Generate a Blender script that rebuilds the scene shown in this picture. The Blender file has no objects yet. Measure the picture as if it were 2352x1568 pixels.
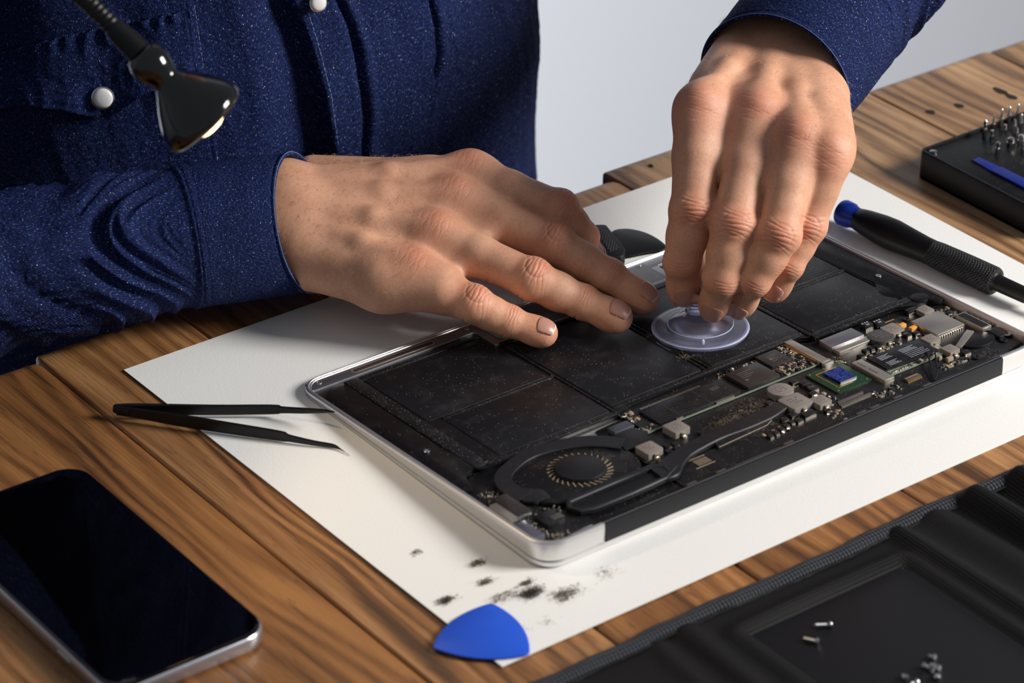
import bpy, bmesh, math, random
import numpy as np
from mathutils import Vector, Matrix

# ------------------------------------------------------------------ camera
S = 0.001                                   # everything below is written in millimetres
W0, H0 = 2352, 1568
FPX = 7047.56
CAM = np.array([-669.753, -853.187, 742.556])
AX = np.array([[0.7978, -0.6028, 0.0086], [0.2957, 0.4037, 0.8658], [0.5254, 0.6882, -0.5003]])
for i in range(3):
    AX[i] /= np.linalg.norm(AX[i])
RIGHT, UP, FWD = AX
scene = bpy.context.scene
cam_data = bpy.data.cameras.new('camera')
cam = bpy.data.objects.new('camera', cam_data)
scene.collection.objects.link(cam)
cam_data.sensor_width = 36.0
cam_data.lens = FPX / W0 * 36.0
cam_data.clip_start = 0.05
cam_data.clip_end = 50
m = Matrix.Identity(4)
for r in range(3):
    m[r][0], m[r][1], m[r][2], m[r][3] = RIGHT[r], UP[r], -FWD[r], CAM[r] * S
cam.matrix_world = m
cam_data.dof.use_dof = True
cam_data.dof.focus_distance = 1.485
cam_data.dof.aperture_fstop = 11.0
scene.camera = cam

# ------------------------------------------------------------------ light
scene.view_settings.view_transform = 'Standard'
scene.view_settings.look = 'None'
scene.view_settings.exposure = 0.0
scene.view_settings.gamma = 1.0
scene.view_settings.use_curve_mapping = False
world = bpy.data.worlds.new('room_light')
scene.world = world
world.use_nodes = True
world.node_tree.nodes['Background'].inputs[0].default_value = (0.80, 0.88, 1.0, 1)
world.node_tree.nodes['Background'].inputs[1].default_value = 0.19

def area(name, loc, target, sx, sy, power, color):
    d = bpy.data.lights.new(name, 'AREA')
    d.shape = 'RECTANGLE'; d.size = sx; d.size_y = sy
    d.energy = power; d.color = color
    o = bpy.data.objects.new(name, d)
    scene.collection.objects.link(o)
    o.location = loc
    o.rotation_euler = (Vector(target) - Vector(loc)).to_track_quat('-Z', 'Y').to_euler()
    return o
# the big window to the right of the bench
area('window_daylight', (1.22, -0.88, 0.84), (0.16, 0.11, 0.02), 0.50, 0.55, 43, (1.0, 0.965, 0.92))
# added fill spot without a real source, brightens the back wall
_d = bpy.data.lights.new('wall_fill_spot', 'SPOT'); _d.energy = 210; _d.color = (0.94, 0.965, 1.0)
_d.spot_size = math.radians(62); _d.spot_blend = 1.0; _d.shadow_soft_size = 0.2
_o = bpy.data.objects.new('wall_fill_spot', _d); scene.collection.objects.link(_o)
_o.location = (-0.75, 0.80, -0.20)
_o.rotation_euler = (Vector((1.0, 1.25, -0.42)) - Vector(_o.location)).to_track_quat('-Z', 'Y').to_euler()

# ------------------------------------------------------------------ helpers
def at(u, v, z=0.0):
    """point of the bench scene at height z (mm) seen at photo pixel u, v"""
    d = AX.T @ np.array([(u - W0 / 2) / FPX, -(v - H0 / 2) / FPX, 1.0])
    return CAM + d * (z - CAM[2]) / d[2]

def aty(u, v, y):
    d = AX.T @ np.array([(u - W0 / 2) / FPX, -(v - H0 / 2) / FPX, 1.0])
    return CAM + d * (y - CAM[1]) / d[1]

def nrm(v):
    v = np.asarray(v, float)
    return v / (np.linalg.norm(v) + 1e-12)

col = scene.collection

def set_props(o, label=None, cat=None, group=None, kind=None):
    if label: o['label'] = label
    if cat: o['category'] = cat
    if group: o['group'] = group
    if kind: o['kind'] = kind
    return o

def thing(name, label, cat, loc=(0, 0, 0), group=None):
    o = bpy.data.objects.new(name, None)
    o.empty_display_size = 0.01
    col.objects.link(o)
    o.location = Vector([float(c) * S for c in loc])
    return set_props(o, label, cat, group)

def wloc(o):
    v = Vector((0, 0, 0))
    while o is not None:
        v += o.location
        o = o.parent
    return v

def obj(name, geo, mat, parent=None, smooth=False, origin=None, uv=None):
    verts, faces = geo if isinstance(geo, tuple) else (geo.v, geo.f)
    V = np.asarray(verts, float).reshape(-1, 3) * S
    if parent is not None:
        V = V - np.array(wloc(parent))
    me = bpy.data.meshes.new(name)
    if origin is not None:
        og = np.asarray(origin, float) * S
        if parent is not None: og = og - np.array(wloc(parent))
    else:
        og = np.zeros(3) if parent is not None else V.mean(0) * [1, 1, 0] + [0, 0, V[:, 2].min()]
    me.from_pydata((V - og).tolist(), [], [tuple(int(i) for i in f) for f in faces])
    me.update()
    if smooth:
        me.polygons.foreach_set('use_smooth', [True] * len(me.polygons))
        if smooth is not True:
            me.set_sharp_from_angle(angle=math.radians(smooth))
    for mm in (mat if isinstance(mat, (list, tuple)) else [mat]):
        me.materials.append(mm)
    if uv is not None:
        l = me.uv_layers.new(name='UVMap')
        li = np.empty(len(me.loops), int); me.loops.foreach_get('vertex_index', li)
        l.data.foreach_set('uv', np.asarray(uv, float)[li].ravel())
    o = bpy.data.objects.new(name, me)
    col.objects.link(o)
    o.location = Vector(og)
    o.parent = parent
    return o

class MB:
    """collects shapes into one mesh (mm)"""
    def __init__(s, T=None): s.v = []; s.f = []; s.T = T
    def add(s, v, f, T=None):
        n = len(s.v)
        v = np.asarray(v, float)
        for g in (T, s.T):
            if g is not None: v = np.array([g(*p) for p in v])
        s.v.extend(v.tolist()); s.f.extend([[i + n for i in q] for q in f])
        return s
    def box(s, x0, x1, y0, y1, z0, z1, c=0.0, T=None):
        """box with its top edges and corners chamfered by c"""
        if c <= 0:
            v = [(x, y, z) for z in (z0, z1) for x, y in ((x0, y0), (x1, y0), (x1, y1), (x0, y1))]
            f = [(3, 2, 1, 0), (4, 5, 6, 7)] + [(i, (i + 1) % 4, 4 + (i + 1) % 4, 4 + i) for i in range(4)]
            return s.add(v, f, T)
        return s.prism(rrect(x0, x1, y0, y1, c * 1.2, 2), z0, z1, c, T)
    def prism(s, poly, z0, z1, c=0.0, T=None, cb=0.0):
        """polygon (counter-clockwise) pulled from z0 to z1, top edge chamfered by c, bottom by cb"""
        P = [tuple(p) for p in poly]; n = len(P)
        rings = []
        if cb: rings.append([(x, y, z0) for x, y in inset(P, cb)])
        rings.append([(x, y, z0 + cb) for x, y in P])
        if c:
            rings.append([(x, y, z1 - c) for x, y in P])
            rings.append([(x, y, z1 - c * .3) for x, y in inset(P, c * .35)])
            rings.append([(x, y, z1) for x, y in inset(P, c)])
        else:
            rings.append([(x, y, z1) for x, y in P])
        return s.loft(rings, True, True, T)
    def loft(s, rings, cap0=False, cap1=False, T=None, closed=True):
        n = len(rings[0]); v = [p for r in rings for p in r]; f = []
        for k in range(len(rings) - 1):
            for i in range(n if closed else n - 1):
                j = (i + 1) % n
                f.append((k * n + i, k * n + j, (k + 1) * n + j, (k + 1) * n + i))
        if cap0: f.append(tuple(range(n - 1, -1, -1)))
        if cap1: f.append(tuple((len(rings) - 1) * n + i for i in range(n)))
        return s.add(v, f, T)
    def tube(s, pts, rad, n=12, cap=True, T=None, sq=None):
        pts = [np.asarray(p, float) for p in pts]
        if np.isscalar(rad): rad = [rad] * len(pts)
        rings = []; t0 = None
        for i, p in enumerate(pts):
            t = nrm(pts[min(i + 1, len(pts) - 1)] - pts[max(i - 1, 0)])
            if t0 is None:
                a = np.cross(t, [0, 0, 1.0])
                if np.linalg.norm(a) < 1e-3: a = np.cross(t, [0, 1.0, 0])
                a = nrm(a)
            else:
                a = nrm(a - t * (a @ t))
            b = np.cross(t, a); t0 = t
            k = sq if sq else (1, 1)
            rings.append([p + rad[i] * (k[0] * math.cos(w) * a + k[1] * math.sin(w) * b)
                          for w in [2 * math.pi * j / n for j in range(n)]])
        return s.loft(rings, cap, cap, T)
    def lathe(s, prof, a=(0, 0, 0), d=(0, 0, 1), n=24, T=None):
        """prof: (distance along d, radius)"""
        a = np.asarray(a, float); d = nrm(d)
        e = nrm(np.cross(d, [0.1, 0.2, 1.0] if abs(d[2]) < .9 else [1.0, 0, 0])); g = np.cross(d, e)
        rings = [[a + d * h + r * (math.cos(w) * e + math.sin(w) * g) for w in [2 * math.pi * j / n for j in range(n)]]
                 for h, r in prof]
        return s.loft(rings, True, True, T)

def inset(P, c):
    n = len(P); out = []
    for i in range(n):
        a, b, d = np.array(P[i - 1]), np.array(P[i]), np.array(P[(i + 1) % n])
        u, w = b - a, d - b
        lu, lw = np.linalg.norm(u), np.linalg.norm(w)
        n1 = np.array([-u[1], u[0]]) / max(lu, 1e-9); n2 = np.array([-w[1], w[0]]) / max(lw, 1e-9)
        k = n1 + n2; q = 1 + n1 @ n2
        out.append(tuple(b + c * k / max(q, .3)))
    return out

def rrect(x0, x1, y0, y1, r, n=5):
    r = min(r, (x1 - x0) / 2 - 1e-3, (y1 - y0) / 2 - 1e-3)
    P = []
    for cx, cy, a in ((x1 - r, y0 + r, -90), (x1 - r, y1 - r, 0), (x0 + r, y1 - r, 90), (x0 + r, y0 + r, 180)):
        for k in range(n + 1):
            w = math.radians(a + 90 * k / n)
            P.append((cx + r * math.cos(w), cy + r * math.sin(w)))
    return P

def smooth_poly(pts, r, n=5):
    """round the corners of a polygon"""
    out = []; N = len(pts)
    rr = [r] * N if np.isscalar(r) else r
    for i in range(N):
        a, b, c = [np.array(pts[k % N], float) for k in (i - 1, i, i + 1)]
        la, lc = np.linalg.norm(a - b), np.linalg.norm(c - b)
        q = min(rr[i], la * .49, lc * .49)
        p0, p2 = b + (a - b) / la * q, b + (c - b) / lc * q
        for k in range(n + 1):
            t = k / n
            out.append(tuple((1 - t) ** 2 * p0 + 2 * t * (1 - t) * b + t * t * p2))
    return out

def spline(P, n):
    """Catmull-Rom through points of any dimension"""
    P = np.asarray(P, float); out = []
    Q = np.vstack([2 * P[0] - P[1], P, 2 * P[-1] - P[-2]])
    for i in range(1, len(Q) - 2):
        for k in range(n):
            t = k / n
            out.append(.5 * ((2 * Q[i]) + (Q[i + 1] - Q[i - 1]) * t + (2 * Q[i - 1] - 5 * Q[i] + 4 * Q[i + 1] - Q[i + 2]) * t * t
                             + (3 * Q[i] - Q[i - 1] - 3 * Q[i + 1] + Q[i + 2]) * t ** 3))
    out.append(P[-1]); return np.array(out)

# ------------------------------------------------------------------ materials
def srgb(r, g, b):
    f = lambda c: (c / 255) / 12.92 if c / 255 <= .04045 else ((c / 255 + .055) / 1.055) ** 2.4
    return (f(r), f(g), f(b), 1)

class Mat:
    def __init__(s, name, color=(.5, .5, .5, 1), rough=.5, metal=0.0, **kw):
        s.m = bpy.data.materials.new(name); s.m.use_nodes = True
        s.t = s.m.node_tree; s.b = s.t.nodes['Principled BSDF']
        s.b.inputs['Base Color'].default_value = color
        s.b.inputs['Roughness'].default_value = rough
        s.b.inputs['Metallic'].default_value = metal
        for k, v in kw.items():
            s.b.inputs[k.replace('_', ' ')].default_value = v
    def n(s, typ, **kw):
        x = s.t.nodes.new(typ)
        for k, v in kw.items():
            if k.startswith('i_'):
                key = k[2:].replace('_', ' ')
                x.inputs[int(key) if key.isdigit() else key].default_value = v
            else: setattr(x, k, v)
        return x
    def l(s, a, b): s.t.links.new(a, b)
    def coord(s, kind='Object', scale=(1, 1, 1), rot=(0, 0, 0), loc=(0, 0, 0)):
        if kind == 'World':
            c = s.n('ShaderNodeNewGeometry').outputs['Position']
        else:
            c = s.n('ShaderNodeTexCoord').outputs[kind]
        mp = s.n('ShaderNodeMapping'); s.l(c, mp.inputs[0])
        mp.inputs['Scale'].default_value = scale; mp.inputs['Rotation'].default_value = rot; mp.inputs['Location'].default_value = loc
        return mp.outputs[0]
    def noise(s, co, scale, detail=3, rough=.5, dist=0.0):
        x = s.n('ShaderNodeTexNoise'); s.l(co, x.inputs['Vector'])
        x.inputs['Scale'].default_value = scale; x.inputs['Detail'].default_value = detail
        x.inputs['Roughness'].default_value = rough; x.inputs['Distortion'].default_value = dist
        return x.outputs['Fac']
    def ramp(s, fac, stops, interp='LINEAR'):
        x = s.n('ShaderNodeValToRGB'); s.l(fac, x.inputs[0]); e = x.color_ramp.elements
        x.color_ramp.interpolation = interp
        while len(e) < len(stops): e.new(.5)
        for q, (p, c) in zip(e, stops):
            q.position = p; q.color = c if hasattr(c, '__len__') else (c, c, c, 1)
        return x.outputs[0]
    def mix(s, fac, a, b, mode='MIX'):
        x = s.n('ShaderNodeMix', data_type='RGBA', blend_type=mode)
        for val, sock in ((fac, x.inputs[0]), (a, x.inputs[6]), (b, x.inputs[7])):
            if hasattr(val, 'is_linked') or hasattr(val, 'links'): s.l(val, sock)
            else: sock.default_value = val
        return x.outputs[2]
    def math(s, op, a, b=None):
        x = s.n('ShaderNodeMath', operation=op)
        for val, sock in ((a, x.inputs[0]), (b, x.inputs[1])):
            if val is None: continue
            if hasattr(val, 'links'): s.l(val, sock)
            else: sock.default_value = val
        return x.outputs[0]
    def bump(s, h, strength=.3, dist=.001):
        x = s.n('ShaderNodeBump'); s.l(h, x.inputs['Height'])
        x.inputs['Strength'].default_value = strength; x.inputs['Distance'].default_value = dist
        s.l(x.outputs[0], s.b.inputs['Normal']); return x
    def base(s, c): s.l(c, s.b.inputs['Base Color'])
    def rough(s, c): s.l(c, s.b.inputs['Roughness'])

def speckled(name, color, rough, spec_color, density=.985, scale=900, metal=0.0, coat=0.0, spec=.28):
    """dark plastic or foil with loose dust specks lying on it"""
    M = Mat(name, color, rough, metal, Specular_IOR_Level=spec)
    co = M.coord('World')
    v = M.n('ShaderNodeTexVoronoi', i_Scale=scale); M.l(co, v.inputs['Vector'])
    dot = M.math('LESS_THAN', v.outputs['Distance'], .19)
    wn = M.n('ShaderNodeTexWhiteNoise'); M.l(v.outputs['Position'], wn.inputs['Vector'])
    patch = M.ramp(M.noise(co, 45, 3), [(.42, 0), (.75, .10)])
    pick = M.math('GREATER_THAN', M.math('ADD', wn.outputs['Value'], patch), density)
    haze = M.ramp(M.noise(co, 120, 6, .65), [(.5, 0), (.95, .07)])
    base = M.mix(haze, color, spec_color)
    M.base(M.mix(M.math('MULTIPLY', dot, pick), base, spec_color))
    r = M.noise(co, 60, 4)
    M.rough(M.ramp(r, [(.3, max(rough - .03, .05)), (.7, rough + .05)]))
    if coat: M.b.inputs['Coat Weight'].default_value = coat
    return M.m

MT = {}
def build_materials():
    # reclaimed planks: long grain along Y
    def wood(name, c_dark, c_mid, c_light, seed):
        M = Mat(name, c_mid, .42)
        co = M.coord('World', (1, .085, 1), loc=(seed, seed * .3, 0))
        warp = M.noise(M.coord('World', (1, .35, 1), loc=(seed * 2, 0, 0)), 9, 2)
        wv = M.n('ShaderNodeVectorMath', operation='MULTIPLY_ADD')
        cmb = M.n('ShaderNodeCombineXYZ'); M.l(warp, cmb.inputs[0])
        M.l(cmb.outputs[0], wv.inputs[0]); wv.inputs[1].default_value = (.055, 0, 0); M.l(co, wv.inputs[2])
        big = M.noise(wv.outputs[0], 38, 3, .5)
        ring = M.n('ShaderNodeTexWave', wave_type='BANDS', bands_direction='X')
        M.l(wv.outputs[0], ring.inputs['Vector'])
        ring.inputs['Scale'].default_value = 30; ring.inputs['Distortion'].default_value = 11
        ring.inputs['Detail'].default_value = 3; ring.inputs['Detail Scale'].default_value = 1.2
        fine = M.noise(M.coord('World', (1, .03, 1)), 900, 4, .6)
        rough_ = M.noise(M.coord('World', (1, .2, 1)), 260, 4, .6)
        mixv = M.math('ADD', M.math('MULTIPLY', big, .62), M.math('MULTIPLY', ring.outputs['Fac'], .13))
        mixv = M.math('ADD', mixv, M.math('MULTIPLY', fine, .28))
        c = M.ramp(mixv, [(.36, c_dark), (.50, c_mid), (.66, c_light)])
        # weathered dark flecks along the grain
        fl = M.ramp(rough_, [(.60, 0), (.72, .55)])
        c = M.mix(fl, c, c_dark)
        blot = M.ramp(M.noise(M.coord('World', (1, .4, 1), loc=(seed, 5, 0)), 17, 3), [(.42, 0), (.78, .4)])
        c = M.mix(blot, c, c_dark)
        # knots
        v = M.n('ShaderNodeTexVoronoi', i_Scale=8.5); M.l(M.coord('World', (1, .55, 1), loc=(seed, .1, 0)), v.inputs['Vector'])
        kn = M.ramp(v.outputs['Distance'], [(.035, .85), (.06, .35), (.09, .75), (.11, 0)])
        c = M.mix(kn, c, c_dark)
        M.base(c)
        h = M.math('ADD', M.math('MULTIPLY', mixv, 1.0), M.math('MULTIPLY', fine, .4))
        M.bump(h, .35, .0012)
        M.rough(M.ramp(rough_, [(.3, .36), (.7, .55)]))
        return M.m
    MT['wood'] = [wood('plank_wood_%d' % i, srgb(*d), srgb(*mm), srgb(*l), s) for i, (d, mm, l, s) in enumerate([
        ((70, 43, 22), (136, 90, 50), (170, 117, 67), .0),
        ((80, 51, 28), (158, 109, 66), (192, 142, 92), 1.7),
        ((88, 62, 42), (166, 126, 88), (198, 158, 116), 3.1)])]
    M = Mat('paper', srgb(238, 237, 234), .75)
    co = M.coord('World')
    M.bump(M.noise(co, 900, 4, .6), .25, .0004); MT['paper'] = M.m
    M = Mat('wall_paint', srgb(208, 213, 222), .8)
    M.bump(M.noise(M.coord('World'), 60, 4), .05, .001); MT['wall'] = M.m
    MT['floor'] = Mat('floor_boards', srgb(120, 104, 90), .6).m
    def alu(name, c, r, an=True):
        M = Mat(name, srgb(*c), r, 1.0)
        M.bump(M.noise(M.coord('World'), 2600, 2), .06, .0002); return M.m
    MT['alu'] = alu('brushed_aluminium', (232, 231, 230), .42)
    MT['alu_in'] = alu('machined_aluminium', (170, 170, 174), .42)
    MT['steel'] = Mat('bright_steel', srgb(205, 202, 198), .22, 1.0).m
    MT['screw'] = Mat('screw_steel', srgb(190, 190, 195), .28, 1.0).m
    MT['tin'] = speckled('tin_plate', srgb(190, 183, 172), .34, srgb(70, 60, 50), .9, 1500, .85)
    MT['solder'] = Mat('solder', srgb(205, 195, 178), .30, .9).m
    MT['gold'] = Mat('gold_contact', srgb(214, 160, 88), .35, .7).m
    MT['cell'] = speckled('battery_foil', srgb(21, 21, 25), .40, srgb(160, 160, 160), .945, 1200)
    MT['frame'] = speckled('battery_frame_plastic', srgb(16, 16, 19), .42, srgb(160, 155, 148), .95, 1300)
    MT['rib'] = speckled('dusty_frame_rib', srgb(18, 18, 21), .42, srgb(176, 172, 166), .72, 1500)
    MT['black_panel'] = speckled('black_panel', srgb(12, 12, 14), .38, srgb(130, 130, 130), .985, 1000)
    MT['touch'] = speckled('grey_panel', srgb(84, 84, 88), .35, srgb(190, 190, 190), .97, 1100, .4)
    MT['hinge'] = Mat('black_hinge_plastic', srgb(26, 27, 30), .42, Specular_IOR_Level=.3).m
    MT['pcb'] = speckled('black_circuit_board', srgb(24, 24, 27), .42, srgb(165, 150, 125), .90, 1500)
    MT['pcb_edge'] = Mat('circuit_board_edge', srgb(116, 128, 112), .5).m
    MT['heat'] = speckled('heat_pipe_black', srgb(28, 29, 33), .42, srgb(130, 120, 105), .96, 1500)
    MT['chip'] = speckled('chip_epoxy', srgb(46, 42, 42), .34, srgb(150, 140, 130), .965, 1500)
    MT['chip2'] = speckled('chip_epoxy_dark', srgb(26, 26, 29), .34, srgb(160, 150, 135), .95, 1500)
    MT['ferrite'] = speckled('ferrite', srgb(128, 120, 114), .5, srgb(80, 70, 62), .93, 1700)
    MT['ferrite2'] = speckled('ferrite_dark', srgb(70, 68, 67), .45, srgb(130, 125, 118), .95, 1700)
    MT['cpu_green'] = speckled('green_substrate', srgb(22, 52, 34), .35, srgb(150, 140, 100), .93, 1600)
    M = Mat('blue_die', srgb(28, 44, 120), .25)
    v = M.n('ShaderNodeTexVoronoi', i_Scale=1400); M.l(M.coord('World'), v.inputs['Vector'])
    M.base(M.mix(M.ramp(v.outputs['Color'], [(.3, 0), (.9, .6)]), srgb(16, 26, 88), srgb(70, 92, 180))); MT['die'] = M.m
    MT['white_mark'] = Mat('printed_marks', srgb(170, 176, 188), .6).m
    MT['dim_mark'] = Mat('dim_marks', srgb(92, 88, 88), .6).m
    MT['ochre'] = Mat('tantalum_yellow', srgb(214, 150, 72), .5).m
    MT['ceramic'] = Mat('ceramic_tan', srgb(150, 132, 112), .5).m
    MT['rubber'] = Mat('black_rubber', srgb(12, 12, 14), .55, Specular_IOR_Level=.35).m
    MT['black_gloss'] = Mat('black_gloss', srgb(10, 9, 9), .12, Coat_Weight=.6).m
    MT['black_satin'] = Mat('black_satin', srgb(10, 10, 12), .42, Specular_IOR_Level=.35).m
    M = Mat('knurled_rubber', srgb(15, 15, 17), .5)
    w1 = M.n('ShaderNodeTexWave', bands_direction='DIAGONAL'); M.l(M.coord('World', (1, 1, 1)), w1.inputs['Vector']); w1.inputs['Scale'].default_value = 330
    w2 = M.n('ShaderNodeTexWave', bands_direction='DIAGONAL'); M.l(M.coord('World', (-1, 1, 1)), w2.inputs['Vector']); w2.inputs['Scale'].default_value = 330
    M.bump(M.math('MULTIPLY', w1.outputs['Fac'], w2.outputs['Fac']), .8, .001); MT['knurl'] = M.m
    MT['blue_cap'] = Mat('blue_anodised', srgb(24, 52, 150), .3, .35).m
    MT['blue_plastic'] = Mat('blue_plastic', srgb(28, 84, 208), .42).m
    MT['blue_deep'] = Mat('blue_handle', srgb(12, 34, 122), .5).m
    M = Mat('screen_glass', srgb(3, 3, 4), .035, Specular_IOR_Level=.5); MT['screen'] = M.m
    MT['phone_alu'] = Mat('phone_frame', srgb(196, 196, 204), .25, .9).m
    M = Mat('clear_silicone', (.96, .97, 1.0, 1), .16, IOR=1.38, Transmission_Weight=.93)
    M.b.inputs['Base Color'].default_value = srgb(222, 226, 252)
    MT['silicone'] = M.m
    M = Mat('milky_silicone', srgb(214, 218, 246), .3, IOR=1.42, Transmission_Weight=.4); MT['silicone_edge'] = M.m
    # woven nylon
    M = Mat('black_nylon', srgb(26, 24, 25), .65, Specular_IOR_Level=.25)
    def weave(M, sc, kind='World', a=1.0):
        co = M.coord(kind, (1, 1, 1))
        x = M.n('ShaderNodeTexWave', bands_direction='X'); M.l(co, x.inputs[0]); x.inputs['Scale'].default_value = sc
        y = M.n('ShaderNodeTexWave', bands_direction='Y'); M.l(co, y.inputs[0]); y.inputs['Scale'].default_value = sc
        return M.math('ADD', x.outputs['Fac'], y.outputs['Fac'])
    wv = weave(M, 260)
    M.base(M.mix(M.ramp(wv, [(.5, 0), (1.6, 1)]) if False else M.math('MULTIPLY', wv, .5), srgb(2, 2, 3), srgb(15, 13, 14)))
    M.bump(wv, .5, .0004); MT['nylon'] = M.m
    M = Mat('edge_tape', srgb(40, 42, 46), .6, Specular_IOR_Level=.3)
    wv = weave(M, 170)
    M.base(M.mix(M.math('MULTIPLY', wv, .5), srgb(20, 21, 24), srgb(66, 70, 78)))
    M.bump(wv, .9, .0008); MT['tape'] = M.m
    MT['mat'] = Mat('rubber_pad', srgb(17, 17, 20), .5, Specular_IOR_Level=.3).m
    MT['lens'] = Mat('lamp_lens', srgb(255, 236, 200), .3, Emission_Color=srgb(255, 214, 150), Emission_Strength=5.0).m
    MT['dust'] = Mat('grey_dust', srgb(112, 100, 84), .9).m
    MT['dust_dark'] = Mat('dark_dust', srgb(70, 62, 52), .9).m
    MT['pearl'] = Mat('pearl_snap', srgb(226, 226, 224), .22, Coat_Weight=.6).m
    # skin
    M = Mat('skin', srgb(205, 158, 132), .50, Subsurface_Weight=.16)
    M.b.inputs['Subsurface Radius'].default_value = (1.0, .35, .2)
    M.b.inputs['Subsurface Scale'].default_value = .005
    co = M.coord('World')
    at_ = M.n('ShaderNodeAttribute', attribute_name='flush')
    c = M.mix(M.ramp(M.noise(co, 70, 4), [(.35, 0), (.7, .55)]), srgb(218, 166, 136), srgb(190, 134, 104))
    c = M.mix(M.ramp(M.noise(co, 700, 3), [(.45, 0), (.8, .35)]), c, srgb(174, 112, 84))
    c = M.mix(at_.outputs['Fac'], c, srgb(190, 98, 72))
    M.base(c)
    v = M.n('ShaderNodeTexVoronoi', feature='DISTANCE_TO_EDGE', i_Scale=1500); M.l(co, v.inputs['Vector'])
    hh = M.math('ADD', M.math('MULTIPLY', M.ramp(v.outputs['Distance'], [(0, 0), (.12, 1)]), .5), M.noise(co, 420, 4, .6))
    M.bump(hh, .26, .0004); MT['skin'] = M.m
    MT['nail'] = Mat('fingernail', srgb(192, 138, 122), .34, Subsurface_Weight=.1).m
    MT['hair'] = Mat('body_hair', srgb(206, 166, 118), .4).m
    # denim, mapped on the cloth's own UVs (in metres)
    def denim(name, c0, c1, c2):
        M = Mat(name, c1, .78)
        co = M.coord('UV', (1, 1, 1), (0, 0, math.radians(28)))
        w = M.n('ShaderNodeTexWave', bands_direction='X', i_Scale=430.0, i_Distortion=1.4, i_Detail=2.0); M.l(co, w.inputs['Vector'])
        w.inputs['Detail Scale'].default_value = 3
        uv = M.coord('UV')
        slub = M.noise(M.coord('UV', (1, .45, 1)), 1500, 2, .5)
        big = M.noise(uv, 28, 4, .6)
        tw = M.math('MULTIPLY', w.outputs['Fac'], M.ramp(M.noise(uv, 600, 2), [(.35, .1), (.65, 1)]))
        c = M.mix(tw, c0, c1)
        c = M.mix(M.ramp(big, [(.3, 0), (.75, .45)]), c, c2 if False else c0)
        c = M.mix(M.ramp(slub, [(.59, 0), (.74, .7)]), c, c2)
        v = M.n('ShaderNodeTexVoronoi', i_Scale=620); M.l(uv, v.inputs['Vector'])
        wn = M.n('ShaderNodeTexWhiteNoise'); M.l(v.outputs['Position'], wn.inputs['Vector'])
        fleck = M.math('MULTIPLY', M.math('LESS_THAN', v.outputs['Distance'], .16), M.math('GREATER_THAN', wn.outputs['Value'], .92))
        c = M.mix(fleck, c, srgb(176, 184, 200))
        M.base(c)
        M.b.inputs['Specular IOR Level'].default_value = .12
        M.bump(M.math('ADD', tw, M.math('MULTIPLY', big, 1.2)), .55, .0008)
        return M.m
    MT['denim'] = denim('denim', srgb(7, 12, 42), srgb(38, 61, 126), srgb(116, 134, 180))
    MT['denim_in'] = denim('denim_inside', srgb(20, 26, 52), srgb(48, 62, 104), srgb(92, 108, 150))
    MT['thread'] = Mat('light_thread', srgb(120, 140, 190), .8).m
build_materials()
# ------------------------------------------------------------------ the room
def structure(name, geo, mat):
    return set_props(obj(name, geo, mat), kind='structure')
structure('wall_back', MB().box(-2600, 3200, 1250, 1330, -740, 2000), MT['wall'])
structure('floor', MB().box(-2600, 3200, -1500, 1330, -790, -740), MT['floor'])

# ------------------------------------------------------------------ workbench
random.seed(4); np.random.seed(4)
TT = 0.0
bench = thing('wooden_workbench', 'workbench of reclaimed brown planks with uneven rounded ends under everything', 'table', (150, 0, -740))
px = [-560, -465, -372, -278, -181.5, -83, -5, 73, 171, 258.5, 350, 442, 537, 632, 730, 826]
ends = {-181.5: 292, -83: 297, -5: 296, 73: 296, 171: 278, 258.5: 289, 350: 288, 442: 279, 537: 277}
woodi = {-181.5: 0, -83: 1, -5: 0, 73: 0, 171: 1, 258.5: 2, 350: 2, 442: 2, 537: 2}  # tones vary by plank; paler right-hand woods also carry the brighter light there
for k in range(len(px) - 1):
    x0, x1 = px[k], px[k + 1]
    ye = ends.get(x0, 284 + random.uniform(-6, 8))
    gap = {258.5: 1.6, -83: 1.6, 73: 1.2, 442: 1.3}.get(x0, .55)
    dz = random.uniform(-.9, 0) if x0 < 400 else -.2
    rl = MB()
    r = 3.2
    # cross-section with eased long edges, lofted along y with an eased end
    def sec(y, dd):
        X0, X1 = x0 + gap / 2 + dd, x1 - .25 - dd
        P = [(X0, -28)]
        P += [(X0 + r * .45 * (1 - math.cos(a)), dz - dd * 1.2 - r * .5 * (1 - math.sin(a))) for a in np.linspace(0, math.pi / 2, 4)]
        P += [(X1 - r * .45 * (1 - math.cos(a)), dz - dd * 1.2 - r * .5 * (1 - math.sin(a))) for a in np.linspace(math.pi / 2, 0, 4)]
        P += [(X1, -28)]
        return [(a, y, b) for a, b in P]
    ys = [-430, -200, 0, 150, ye - 9, ye - 5, ye - 2, ye - .4, ye]
    dd = [0, 0, 0, 0, 0, .5, 1.6, 3.2, 5.0]
    rings = [sec(y, d) for y, d in zip(ys, dd)]
    mb = MB().loft([q[::-1] for q in rings], True, True)
    obj('plank', mb, MT['wood'][woodi.get(x0, k % 2)], bench, smooth=40)
for x in (-480, 740):
    for y in (-360, 210):
        obj('leg', MB().box(x - 35, x + 35, y - 35, y + 35, -740, -28), MT['wood'][0], bench)
def ccw(P_): return P_ if sum(P_[i][0] * P_[(i + 1) % len(P_)][1] - P_[(i + 1) % len(P_)][0] * P_[i][1] for i in range(len(P_))) > 0 else P_[::-1]
MT['hole'] = Mat('dark_hole', srgb(26, 20, 16), .8).m
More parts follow.
